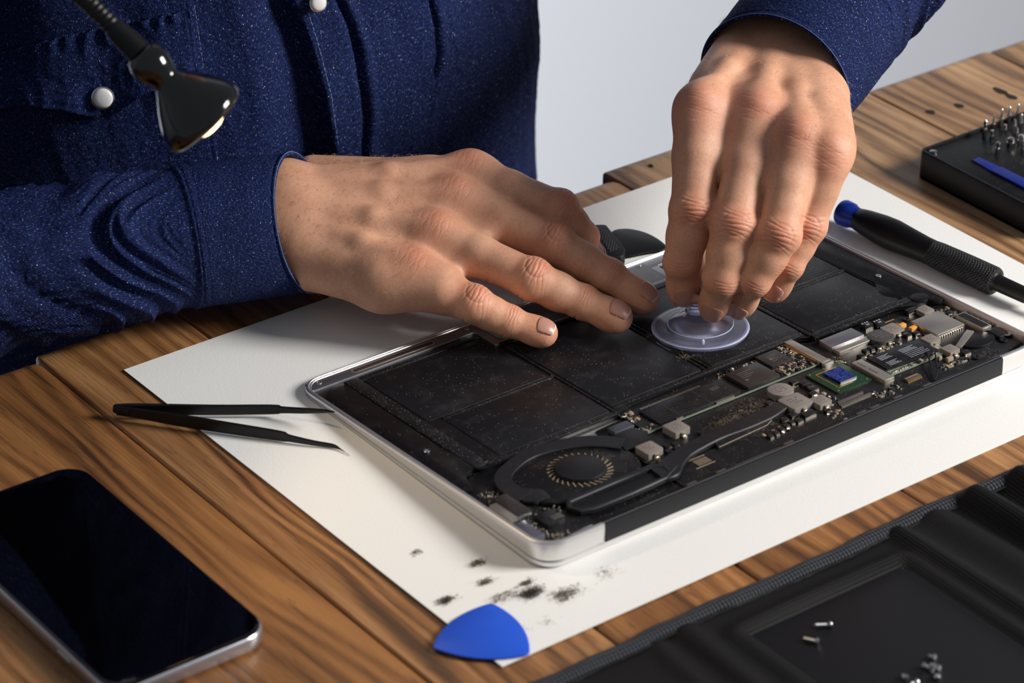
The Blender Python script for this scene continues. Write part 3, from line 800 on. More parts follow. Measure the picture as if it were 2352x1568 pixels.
lp('pipe_bar', ribbon(MB(LT), [(34, 27), (31.5, 23), (33.5, 17.5), (40, 15.4), (60, 15.2), (80, 16.2), (90, 21)], 2.6, -3.2, -1.0, .5), MT['heat'], heat)
lp('fin_stack', MB(LT).box(35, 82, 18, 24.6, -5, -2.6), MT['black_satin'], heat)
lp('clamp_plate', MB(LT).prism(smooth_poly([(116, 23), (147, 24.6), (152, 27), (140, 28.5), (118, 27)], 1), -3.8, -2.3, .2), MT['chip2'], heat)
lp('plate_edge', MB(LT).tube([(117, 22.9, -2.4), (147, 24.5, -2.4), (152, 26.9, -2.4)], .16, 6), MT['ceramic'], heat)
# printed fingers on the board near the pipe
pf = MB(LT)
for i in range(7):
    pf.box(101 + i * 1.1, 101.5 + i * 1.1, 17.5, 22.5, -3.95, -3.8)
pf.box(98, 109, 23.6, 24.2, -3.95, -3.8).box(98, 109, 16, 16.6, -3.95, -3.8)
comp('solder_pads', pf, MT['ceramic'])

# hinge cover across the near edge with cables and clips behind it
hc = MB(LT)
prof = [(-.15, -9.2), (-.35, -7), (-.35, -1.0), (-.1, -.35), (.6, 0), (2.2, 0), (2.6, -.3), (2.6, -3), (2.6, -9)]
rings = [[(x, y, z) for y, z in prof] for x in (33.2, 33.6, 272.4, 272.8)]
hc.loft([[(x, y, z) for y, z in prof][::-1] for x in (33.2, 272.8)][::1], True, True)
hinge = lp('hinge_cover', hc, MT['hinge'])
lp('hinge_groove', MB(LT).box(34, 272, 2.7, 5.4, -5, -3.6), MT['black_satin'], hinge)
cb = MB(LT)
for k, (yy, zz) in enumerate([(4.0, -2.5), (5.0, -2.3), (5.8, -2.8)]):
    cb.tube([(x, yy + .5 * math.sin(x * .06 + k), zz + .2 * math.sin(x * .11)) for x in range(90, 262, 4)], .42, 6)
lp('antenna_cable', cb, MT['rubber'])
cb2 = MB(LT).tube(spline([(236, 7.5, -3), (240, 13, -2.2), (245, 20, -1.6), (250, 27, -1.2), (252, 29, -1.4)], 5), .4, 6).tube(spline([(236, 7.5, -3), (242, 12, -2.0), (248, 19, -1.3), (254, 26, -1.3)], 5), .4, 6)
lp('antenna_lead', cb2, MT['rubber'])
for x in (86, 103, 143, 187.5, 196, 210.5, 229):
    lp('cable_clip', MB(LT).box(x - 3, x + 3, 4.2, 6.4, -3.8, -1.6, .5), MT['ferrite2'])
lp('side_strip', MB(LT).box(240, 272, 3.2, 6.2, -5, -2.2, .4), MT['black_satin'])
# grey fluff blown together around the heat pipe
random.seed(8)
fz = MB(LT)
def fluff(mb, x, y, z, r, cnt, T=None):
    for i in range(cnt):
        p0 = np.array([x + random.gauss(0, r), y + random.gauss(0, r * .6), z + abs(random.gauss(0, r * .14))])
        d_ = np.array([random.gauss(0, 1), random.gauss(0, 1), random.gauss(0, .6)]); l_ = random.uniform(.4, 1.3)
        q0 = p0 + d_ * l_ * .5; q1 = p0 + d_ * l_ + np.array([random.gauss(0, .3), random.gauss(0, .3), 0])
        q0[2] = max(q0[2], z); q1[2] = max(q1[2], z)
        mb.tube([p0, q0, q1], random.uniform(.035, .085), 3, False)
for x, y, r, c_ in [(159, 97, 2.2, 70), (160, 124, 1.6, 30), (140, 40, 5, 220), (150, 41, 5, 220), (132, 39, 4, 120), (158, 42, 3, 100), (138, 25.5, 4, 120), (148, 26.5, 4, 120), (88, 33, 2, 60), (70, 46, 1.6, 50), (152, 46, 5, 70), (217, 52, 3, 60), (245, 44, 3, 50), (272, 12, 3, 60), (165, 38, 2, 60)]:
    fluff(fz, x, y, -3.7 if y not in (46, 97, 124) else (-2 if y == 46 else -.9), r, c_)
o_ = lp('dust_fluff', fz, MT['dust'], smooth=False); o_['kind'] = 'stuff'
# ------------------------------------------------------------------ suction cup
def lap_z(y): return ZN - math.tan(TA) * y
cx, cy = 183.0, 114.0
cz = lap_z(cy) - 1.0
cup = thing('suction_cup', 'clear bluish suction cup stuck on the laptop battery and pinched in the fingers', 'suction cup', (cx, cy, cz))
tilt = (0, math.sin(TA), math.cos(TA))
mb = MB().lathe([(0, 19.0), (0.0, 23.4), (.7, 23.7), (1.9, 23.0), (2.6, 21.2), (3.1, 18.5), (3.5, 15.6), (5.0, 12.5), (6.6, 9.0), (7.4, 6.2), (7.6, .02)], (cx, cy, cz), tilt, 64)
obj('cup', mb, MT['silicone'], cup, smooth=60)
def ring(r, w, h, mat, name):
    mbr = MB(); rr = [(r - w, h), (r - w * .6, h + .45), (r + w * .6, h + .45), (r + w, h)]
    a = np.array([cx, cy, cz]); d = nrm(tilt); e = nrm(np.cross(d, [0, 1, 0])); g = np.cross(d, e)
    rings = [[a + d * hh + q * (math.cos(t) * e + math.sin(t) * g) for q, hh in rr] for t in np.linspace(0, 2 * math.pi, 73)[:-1]]
    rings.append(rings[0]); mbr.loft(rings); return obj(name, mbr, mat, cup, smooth=True)
ring(15.8, .35, 3.2, MT['silicone_edge'], 'raised_ring')
ring(22.7, 1.1, 1.3, MT['silicone_edge'], 'rim')
kb = MB().lathe([(6.5, 6.0), (9.0, 4.6), (13, 4.4), (17, 6.0), (19, 6.4), (21, 5.6), (21.6, .02)], (cx + 3, cy + 6, cz), tilt, 28)
obj('knob', kb, MT['silicone'], cup, smooth=60)
fw = nrm([-FWD[0], -FWD[1], 0])
tb = np.array([cx, cy, cz + 2.6]) + fw * 19.3
obj('pull_tab', MB().lathe([(0, 1.0), (2.6, .9), (3.1, .1)], tb, (0, 0, 1), 12), MT['silicone_edge'], cup, smooth=60)

# ------------------------------------------------------------------ phone
ph = thing('smartphone', 'black glass phone with silver frame lying face up on the bare planks', 'phone', (-158, 106, 0))
px0, px1, py0, py1 = -196.5, -119.5, 27.0, 187.0
def ploop(c, z): return [(x, y, z) for x, y in rrect(px0 + c, px1 - c, py0 + c, py1 - c, 12.5 - c * .6, 9)]
fr = MB().loft([ploop(1.6, .2), ploop(.4, 1.0), ploop(0, 2.6), ploop(0, 5.2), ploop(.35, 6.8), ploop(1.0, 7.5)], True, True)
obj('phone_frame', fr, MT['phone_alu'], ph, smooth=40)
gl = MB().loft([ploop(.95, 7.3), ploop(1.0, 7.7), ploop(1.7, 8.05), ploop(2.6, 8.15)], True, True)
obj('screen_glass', gl, MT['screen'], ph, smooth=40)
obj('side_button', MB().prism(rrect(-197.0, -196.3, 60, 70, .3, 3), 3.4, 5.0, .1), MT['phone_alu'], ph)

# ------------------------------------------------------------------ tweezers
tw = thing('tweezers', 'black pointed tweezers lying open half on wood and half on paper', 'tweezers', (-40, 190, 0))
def prong(pts, name):
    """pts: x, y, z centre, height, thickness"""
    P = spline(pts, 5); rings = []
    for i, q in enumerate(P):
        t = nrm((P[min(i + 1, len(P) - 1)] - P[max(i - 1, 0)])[:2]); nn_ = np.array([-t[1], t[0]]) * q[4] / 2
        h = q[3] / 2; c = min(h, .5)
        rings.append([(q[0] - nn_[0], q[1] - nn_[1], q[2] - h + c), (q[0] - nn_[0] * .4, q[1] - nn_[1] * .4, q[2] - h),
                      (q[0] + nn_[0] * .4, q[1] + nn_[1] * .4, q[2] - h), (q[0] + nn_[0], q[1] + nn_[1], q[2] - h + c),
                      (q[0] + nn_[0], q[1] + nn_[1], q[2] + h - c), (q[0] + nn_[0] * .4, q[1] + nn_[1] * .4, q[2] + h),
                      (q[0] - nn_[0] * .4, q[1] - nn_[1] * .4, q[2] + h), (q[0] - nn_[0], q[1] - nn_[1], q[2] + h - c)])
    return obj(name, MB().loft(rings, True, True), MT['black_satin'], tw, smooth=30)
def tp(u, v, z, h, t): 
    a_ = at(u, v, z); return [a_[0], a_[1], z, h, t]
prong([tp(268, 940, 4.6, 5.4, 1.6), tp(300, 940, 4.6, 6.2, 1.8), tp(380, 940, 4.6, 5.8, 1.5), tp(500, 941, 4.6, 5.4, 1.4), tp(628, 940, 5.0, 5.0, 1.4),
       tp(648, 941, 5.4, 3.6, 1.3), tp(700, 943, 7.0, 3.0, 1.2), tp(745, 944, 9.5, 2.0, 1.0), tp(768, 946, 11.0, .8, .6)], 'prong')
prong([tp(268, 942, 4.4, 5.0, 1.4), tp(330, 951, 4.4, 5.6, 1.6), tp(420, 966, 4.2, 6.6, 1.5), tp(540, 985, 4.0, 6.2, 1.4), tp(645, 1001, 3.6, 5.4, 1.4),
       tp(665, 1006, 3.2, 3.8, 1.3), tp(720, 1017, 2.4, 2.8, 1.1), tp(765, 1024, 1.8, 2.2, 1.0), tp(780, 1030, 1.4, 1.0, .6)], 'prong')
obj('joint', MB().tube([tp(262, 938, 4.4, 1, 1)[:3], tp(272, 939, 4.5, 1, 1)[:3], tp(300, 944, 4.5, 1, 1)[:3]], [1.9, 2.6, 2.2], 10), MT['black_satin'], tw, smooth=50)
obj('needle_tip', MB().tube([at(778, 1029, 1.3), at(804, 1046, .75)], [.45, .12], 6), MT['steel'], tw, smooth=True)

# ------------------------------------------------------------------ opening pick
A_, B_, C_ = at(993, 1487, 1.2), at(1129, 1384, 1.2), at(1216, 1503, 1.2)
def arc_pts(a, b, c, k=10):
    """arc from a to b centred near the opposite corner c"""
    out = []; mid = (a + b) / 2; bulge = nrm(mid - c) * np.linalg.norm(b - a) * .13
    for i in range(k):
        t = i / k; out.append(tuple(((1 - t) * a + t * b + bulge * 4 * t * (1 - t))[:2]))
    return out
pl = smooth_poly(arc_pts(A_, C_, B_) + arc_pts(C_, B_, A_) + arc_pts(B_, A_, C_), 1.6, 2)
pk = obj('opening_pick', MB().prism(pl, .62, 1.45, .35, None, .2), MT['blue_plastic'], smooth=50)
set_props(pk, 'rounded triangular blue plastic pick on the near corner of the paper', 'pick')

# ------------------------------------------------------------------ precision screwdriver
sd = thing('precision_screwdriver', 'black handled precision screwdriver with blue end cap lying on white paper', 'screwdriver', (325, 110, 0))
s0, s1 = at(1942, 490, 8.6), at(2282, 645, 7.6)
dv = nrm(s1 - s0); Ls = np.linalg.norm(s1 - s0)
def lz(prof, name, mat, n_=28): return obj(name, MB().lathe(prof, s0, dv, n_), mat, sd, smooth=40)
lz([(-3.0, 5.2), (-2.6, 6.4), (-1.4, 6.9), (3.5, 6.7), (5, 6.0), (8.4, 5.5)], 'end_cap', MT['blue_cap'])
lz([(8.2, 5.4), (8.8, 5.9), (14, 6.8), (24, 7.9), (32, 8.2), (42, 7.4), (52, 6.7), (58, 6.6)], 'handle', MT['black_satin'])
lz([(58, 6.7), (62, 7.0), (80, 7.3), (96, 7.3), (97.5, 6.8), (98, 5.2)], 'knurled_grip', MT['knurl'])
lz([(97.6, 5.6), (98.6, 4.4), (99.4, 4.2), (117, 4.0), (118.2, 3.6)], 'shaft', MT['black_satin'])
lz([(117.8, 2.6), (119.5, 2.4), (128, 2.4), (131, 1.4), (134, 1.2), (136, .4)], 'bit_tip', MT['steel'], 6)

# ------------------------------------------------------------------ bit set box
bx0, by1 = 391.0, 181.5
bx1, by0 = 560.0, 88.0
kit = thing('bit_box', 'shallow black plastic case full of screwdriver bits at the right of the bench', 'tool case', (470, 135, 0))
sh_ = MB()
sh_.prism(rrect(bx0, bx1, by0, by1, 4, 4), .0, 1.6)
wall_o = rrect(bx0, bx1, by0, by1, 4, 5); wall_i = rrect(bx0 + 2, bx1 - 2, by0 + 2, by1 - 2, 2.4, 5)
rings = [[(x, y, z) for x, y in P_] for P_, z in ((wall_o, 0.2), (wall_o, 15.2), ([tuple(q) for q in inset(wall_o, .5)], 16), (wall_i, 16), (wall_i, 1.6))]
sh_.loft(rings)
obj('case_shell', sh_, MT['black_satin'], kit, smooth=40)
tray = MB().prism(rrect(bx0 + 2.2, bx1 - 2.2, by0 + 2.2, by1 - 2.2, 2.2, 5), 1.4, 14.4, .4)
tr_ = obj('bit_tray', tray, MT['black_panel'], kit, smooth=40)
obj('case_magnet', MB().lathe([(0, 2.0), (1.0, 2.0), (1.2, 1.6)], (bx0 + 5.8, by1 - 5.4, 14.4), (0, 0, 1), 18), MT['screw'], kit, smooth=40)
rec = smooth_poly([(403, 152), (403, 162), (411, 162), (414, 158), (470, 158), (470, 148), (414, 148), (411, 150)][::-1], 1.5)
# blue driver handle lying in its recess: sits in the case but lifts out
bh = thing('driver_handle', 'blue plastic driver handle lying in the recess of the black case', 'handle', (408, 130, 12))
e0, e1 = at(2240, 366, 14.6), at(2380, 438, 14.6)
dd_ = nrm(e1 - e0); nn_ = np.array([-dd_[1], dd_[0], 0])
def rectalong(a, b, w0, w1, z0, z1, c=.3):
    P_ = [a - nn_ * w0 / 2, b - nn_ * w1 / 2, b + nn_ * w1 / 2, a + nn_ * w0 / 2]
    P2 = [(p_[0], p_[1]) for p_ in P_]
    ar = sum(P2[i][0] * P2[(i + 1) % 4][1] - P2[(i + 1) % 4][0] * P2[i][1] for i in range(4))
    return MB().prism(P2 if ar > 0 else P2[::-1], z0, z1, c)
obj('recess', rectalong(e0 - dd_ * 2, e1, 9.5, 9.5, 14.3, 14.48, .02), MT['rubber'], kit)
obj('grip', rectalong(e0, e0 + dd_ * 15, 5.6, 7.2, 14.3, 15.4, .5), MT['blue_deep'], bh, smooth=40)
obj('grip_body', rectalong(e0 + dd_ * 15.3, e1, 7.8, 7.8, 14.3, 15.8, .5), MT['blue_deep'], bh, smooth=40)

def bit_proto(r, h, tip):
    return [(0, r), (h * .62, r), (h * .66, r * .72), (h * .74, r * .72), (h * .78, r), (h * .86, r * .9), (h, r * tip)]
random.seed(3)
bits = []
spots = [(2262, 300, 9, 'ball'), (2282, 288, 8, 'slot'), (2300, 275, 9, 'x'), (2318, 268, 8, 'x'), (2338, 262, 8, 'x'), (2278, 315, 4, 'short'), (2308, 300, 3, 'short'), (2292, 345, 6, 'ball'),
         (2330, 292, 6, 'x'), (2345, 285, 8, 'x'), (2322, 330, 3, 'flat'), (2346, 325, 4, 'flat'), (2335, 308, 4, 'x'), (2350, 345, 4, 'x')]
desc = ['topmost of the bits, left end of the back row', 'second bit along the back row of the case', 'third bit along the back row of the case', 'fourth bit along the back row of the case', 'last bit of the back row at the photo edge',
        'short bit just in front of the back row', 'short bright bit in the middle of the cluster', 'lone tall bit nearest the blue handle', 'tall bit right of the middle of the cluster',
        'tall bit beside the right photo edge', 'flat low bit right of the lone tall one', 'flat low bit touching the right photo edge', 'small bit between the two flat ones', 'lowest bit at the right photo edge']
for k, (u, v, h, kind) in enumerate(spots):
    c_ = at(u, v, 14.4 + h * .5); r = 1.35 if kind != 'flat' else 2.4
    b_ = thing('screwdriver_bit', desc[k], 'bit', (c_[0], c_[1], 14.3), 'steel bits standing in the black case')
    hh = h + 2.2
    obj('hex_body', MB().lathe([(0, r * .95), (hh * .5, r), (hh * .55, r * .7)], (c_[0], c_[1], 14.3), (0, 0, 1), 6), MT['steel'], b_, smooth=30)
    pr_ = {'ball': [(hh * .5, r * .6), (hh * .7, r * .55), (hh * .8, r * .9), (hh * .92, r * .9), (hh, r * .3)], 'slot': [(hh * .5, r * .6), (hh * .8, r * .6), (hh, r * .4)],
           'x': [(hh * .5, r * .7), (hh * .78, r * .6), (hh * .95, r * .45), (hh, .1)], 'short': [(hh * .5, r * .7), (hh, r * .7)], 'flat': [(hh * .5, r * .8), (hh * .9, r * .8), (hh, r * .5)]}[kind]
    obj('tip', MB().lathe(pr_, (c_[0], c_[1], 14.3), (0, 0, 1), 14), MT['steel'], b_, smooth=40)

# ------------------------------------------------------------------ tool pouch in the near-right corner
pouch = thing('tool_pouch', 'black nylon tool pouch with bound edge lying open at the near corner of the bench', 'pouch', (140, -140, 0))
# cloth body: ridges run from the bound edge towards the camera
x0, x1, y0, y1 = -75, 330, -330, -62.5
nxx, nyy = 150, 100
PADX0, PADX1, PADY1 = 38.0, 127.0, -86.5
def cloth_z(x, y):
    z = 2.2 + .5 * math.sin(x * .05 + y * .02)
    def rdg(xc, w, h, drift=0.0): 
        q = (x - xc - drift * (y + 66)) / w
        return h * math.exp(-q * q)
    z += rdg(141, 5.0, 4.8, -.03) + rdg(163, 8, 3.4, -.06) + rdg(186, 7.5, 8.5, -.05) + rdg(214, 7, 8.5, -.1) + rdg(240, 8, 9, -.12)
    z -= rdg(200, 4, 3.0, -.08) + rdg(174, 4, 2.0, -.06)
    z += rdg(20, 6, 2.6, .05) + rdg(4, 4, 1.8, .1) - rdg(12, 3, 1.0)
    # rim round the pad pocket
    dx = max(PADX0 - x, x - PADX1, 0); dy = max(y - PADY1, 0); d_ = math.hypot(dx, dy)
    z = z + 2.4 * math.exp(-((d_ - 4.2) / 3.4) ** 2) if d_ > 0 else .9
    if d_ == 0:
        di = min(x - PADX0, PADX1 - x, PADY1 - y); z = 1.0 + 2.6 * math.exp(-(di / 1.2) ** 2)
    e = max(y1 - y, 0)
    return z * (1 - math.exp(-((e + 1.5) / 5) ** 2)) + 1.4
V = []; F = []
for j in range(nyy + 1):
    for i in range(nxx + 1):
        x = x0 + (x1 - x0) * i / nxx; y = y1 + (y0 - y1) * (j / nyy) ** 1.35
        V.append((x, y, cloth_z(x, y)))
for j in range(nyy):
    for i in range(nxx):
        a_ = j * (nxx + 1) + i; F.append((a_, a_ + nxx + 1, a_ + nxx + 2, a_ + 1))
cl = obj('pouch_cloth', (V, F), MT['nylon'], pouch, smooth=True)
so = cl.modifiers.new('thick', 'SOLIDIFY'); so.thickness = .0009; so.offset = -1
tp_ = []
for x in np.arange(-78, 331, 2.5):
    tp_.append((x, -65.2 + .8 * math.sin(x * .05) + .3 * math.sin(x * .21), 3.3 + .25 * math.sin(x * .16)))
obj('edge_binding', MB().tube(tp_, 3.1, 12, sq=(1.35, .95)), MT['tape'], pouch, smooth=True)
obj('edge_seam', MB().tube([(x, y - 4.6 - .2 * math.sin(x * .8), 3.9) for x, y, z in tp_], .7, 8), MT['nylon'], pouch, smooth=True)
pad = MB().prism(smooth_poly([(PADX0 + .5, -330), (PADX1 - .5, -330), (PADX1 - .5, PADY1 - .5), (PADX0 + .5, PADY1 - .5)], [1, 1, 9, 1.5], 8), 1.2, 3.1, .3)
obj('parts_mat', pad, MT['mat'], pouch, smooth=40)

# ------------------------------------------------------------------ laptop screws on the pad
def screw_thing(c_, d_, L_, label, r=.85, hr=1.5):
    t = thing('small_screw', label, 'screw', (c_[0], c_[1], c_[2]), 'tiny steel screws on the black pad')
    d_ = nrm(d_); a = np.asarray(c_, float)
    obj('screw_head', MB().lathe([(0, hr * .4), (.15, hr * .8), (.7, hr), (1.2, hr * .98), (1.35, r)], a, d_, 16), MT['screw'], t, smooth=35)
    obj('screw_shank', MB().lathe([(1.2, r)] + [(1.3 + k * .35, r * (1.0 if k % 2 else .84)) for k in range(int(L_ / .35))] + [(1.4 + L_, r * .5)], a, d_, 12), MT['screw'], t, smooth=False)
zt = 3.1
for u, v, ang, L_, lab in [(1911, 1434, 180, 6.2, 'upper of the two lone screws lying apart on the pad'), (1881, 1474, 160, 5.6, 'lower of the two lone screws lying apart on the pad')]:
    c_ = at(u, v, zt + 1.2); dirv = -RIGHT * 1.0 + nrm([-UP[0], -UP[1], 0]) * (-.45 if ang == 160 else .05); dirv[2] = 0
    screw_thing((c_[0], c_[1], zt + 1.35), dirv + np.array([0, 0, -.03]), L_, lab)
for k, (u, v, dx, dy, L_) in enumerate([(2150, 1512, -.3, 1, 2.4), (2118, 1528, .4, -.8, 2.6), (2141, 1540, 0, 0, 3.2), (2160, 1537, -.2, .9, 2.2), (2082, 1560, .3, 1, 2.4), (2110, 1566, -.9, .3, 2.4), (2153, 1560, .5, .6, 2.6)]):
    c_ = at(u, v, zt + 1.2)
    lab = ['farthest screw of the small heap on the pad', 'screw at the left side of the heap, below the farthest one', 'brightest screw standing on its head in the middle of the heap', 'screw at the right side of the heap, touching the bright one',
           'screw at the far left of the heap, cut by the bottom of the photo', 'screw at the bottom of the heap between its left and right ends', 'screw at the bottom right of the heap under the bright one'][k]
    if dx == dy == 0: screw_thing((c_[0], c_[1], zt + L_ + 1.4), (0, 0, -1), L_, lab)
    else: screw_thing((c_[0], c_[1], zt + 1.45), (dx, dy, -.1), L_, lab)

# ------------------------------------------------------------------ dust clumps brushed onto the paper
random.seed(12)
for k, (u, v, r, cnt, lab) in enumerate([(960, 1268, 1.6, 60, 'faint wisp of dust nearest the laptop left edge'), (1097, 1294, 1.8, 150, 'small grey dust clump beside the laptop corner'), (1118, 1336, 1.9, 120, 'pair of dust crumbs midway to the blue pick'),
                                        (1026, 1379, 2.0, 170, 'dark dust crumb near the paper edge left of the blue pick'), (1210, 1338, 1.6, 90, 'thin dust crumb above the big grey pile'), (1222, 1362, 3.0, 420, 'largest grey dust pile right of the blue pick'),
                                        (1155, 1372, 3.0, 110, 'pale smear of dust left of the big pile'), (1300, 1366, 3.6, 260, 'trailing dust clump at the right of the big pile'), (1395, 1318, 3.6, 60, 'faint dust wisp on the right below the laptop corner'), (1250, 1430, 3, 24, 'faintest dust wisp on the paper corner right of the pick')]):
    c_ = at(u, v, .6); mb = MB()
    for i in range(cnt):
        p0 = np.array([c_[0] + random.gauss(0, r), c_[1] + random.gauss(0, r * .55), .65 + abs(random.gauss(0, r * .22)) * (1 if cnt > 100 else .4)])
        d_ = np.array([random.gauss(0, 1), random.gauss(0, 1), random.gauss(0, .5)]); l_ = random.uniform(.3, .9)
        a1, a2 = p0 + d_ * l_ * .5, p0 + d_ * l_ + np.array([random.gauss(0, .25), random.gauss(0, .25), 0])
        a1[2] = max(a1[2], .62); a2[2] = max(a2[2], .62)
        mb.tube([p0, a1, a2], random.uniform(.05, .13), 3, False)
        if random.random() < .25 and cnt > 80:
            g_ = random.uniform(.15, .45); mb.lathe([(0, g_ * .6), (g_, g_), (g_ * 1.6, .02)], p0, (random.gauss(0, 1), random.gauss(0, 1), 1), 5)
    o_ = obj('dust_clump', mb, MT['dust_dark'] if k in (3, 5) else MT['dust'])
    set_props(o_, lab, 'dust', 'clumps of dust on the paper', 'stuff' if False else None)

# ------------------------------------------------------------------ black pry tool behind the hand
pt = thing('pry_tool', 'black opening tool with curved blade lying beyond the laptop between the two hands', 'tool', (225, 225, 0))
def G2(u, v, z): a_ = at(u, v, z); return (a_[0], a_[1])
bl_ = [G2(*q_) for q_ in [(1400, 590, 2), (1405, 528, 2), (1440, 524, 2), (1480, 532, 2), (1512, 548, 2), (1540, 572, 2), (1490, 579, 2), (1440, 590, 2)]]
def ccw(P_): return P_ if sum(P_[i][0] * P_[(i + 1) % len(P_)][1] - P_[(i + 1) % len(P_)][0] * P_[i][1] for i in range(len(P_))) > 0 else P_[::-1]
obj('blade', MB().prism(smooth_poly(ccw(bl_), [9] * 8, 6), 1.2, 2.2, .3), MT['black_satin'], pt, smooth=40)
hd_ = [G2(*q_) for q_ in [(1330, 545, 7), (1362, 517, 7), (1392, 516, 7), (1437, 572, 7), (1432, 590, 7), (1398, 592, 7), (1370, 578, 7), (1335, 575, 7)]]
hh_ = obj('handle', MB().prism(smooth_poly(ccw(hd_), 2, 3), .5, 7.6, 1.0), MT['rubber'], pt, smooth=40)
gi = [G2(*q_) for q_ in [(1366, 528, 7.6), (1388, 524, 7.6), (1424, 570, 7.6), (1400, 580, 7.6)]]
obj('textured_inlay', MB().prism(smooth_poly(ccw(gi), 1, 3), 7.4, 7.8, .1), MT['knurl'], pt, smooth=40)

# ------------------------------------------------------------------ gooseneck lamp
lamp = thing('gooseneck_lamp', 'small glossy black gooseneck lamp glowing warm, hanging in front of the denim shirt', 'lamp', (-330, 200, 0))
LZ = 185
def scr(u, v, dz=0.0):
    """point on the upright plane through the lamp head that faces along the bench"""
    d = AX.T @ np.array([(u - W0 / 2) / FPX, -(v - H0 / 2) / FPX, 1.0])
    c0 = at(470, 290, LZ); t = ((c0 - CAM) @ FWD + dz) / (d @ FWD); return CAM + d * t
n0, n1 = scr(318, 118), scr(482, 288)
ax_ = nrm(n1 - n0 + FWD * 13)
LK = .965      # size of the lamp head
def hz(prof, name, mat, a=n0, d_=None, n_=48): return obj(name, MB().lathe([(h_ * LK, r_ * LK) for h_, r_ in prof], a, ax_ if d_ is None else d_, n_), mat, lamp, smooth=50)
hz([(0, 5.0), (1.0, 7.0), (4, 8.6), (8, 9.0), (12, 8.0), (15, 6.6), (16.5, 6.4)], 'neck_joint', MT['black_gloss'])
hz([(16, 6.4), (17.5, 6.6), (21, 9.4), (25, 12.8), (29.5, 16.0), (34, 18.6), (38, 20.1), (40.5, 20.2), (42.4, 19.1), (42.9, 17.8), (41.8, 16.6), (37, 14.5), (34, 12), (34, .02)], 'lamp_shade', MT['black_gloss'])
hz([(38, 9.0), (43.0, 8.8), (45.2, 7.4), (46.6, 4.6), (47.2, .02)], 'bulb_lens', MT['lens'])
gp = [scr(318, 118), scr(285, 85), scr(240, 42), scr(190, -5), scr(130, -45), scr(40, -80), scr(-80, -60)]
fin = gp[-1]
gp += [fin + np.array([-60, 5, -60]), np.array([-330, 205, 120]), np.array([-332, 202, 8])]
gpp = spline(gp, 14)
obj('ferrule', MB().tube([scr(322, 122), scr(300, 100), scr(262, 64)], [5.6, 5.3, 4.6], 20), MT['black_satin'], lamp, smooth=50)
seg = []; acc = 0; rad = []
fine = spline(gpp[::2], 110)
for i, q_ in enumerate(fine):
    if i: acc += np.linalg.norm(q_ - fine[i - 1])
    seg.append(q_); rad.append(3.9 + .20 * math.sin(acc * 2 * math.pi / 2.6))
obj('gooseneck', MB().tube(seg, rad, 14), MT['black_satin'], lamp, smooth=60)
obj('lamp_base', MB().lathe([(0, 44), (8, 44), (11, 40), (12, 6), (16, 5)], (-332, 202, .2), (0, 0, 1), 40), MT['black_satin'], lamp, smooth=40)
ld = bpy.data.lights.new('lamp_glow', 'SPOT'); ld.energy = .35; ld.color = (1.0, .74, .45); ld.spot_size = math.radians(95); ld.spot_blend = .6; ld.shadow_soft_size = .006
lo = bpy.data.objects.new('lamp_glow', ld); col.objects.link(lo)
lo.location = Vector((n0 + ax_ * 48.5) * S); lo.rotation_euler = Vector(ax_).to_track_quat('-Z', 'Y').to_euler()
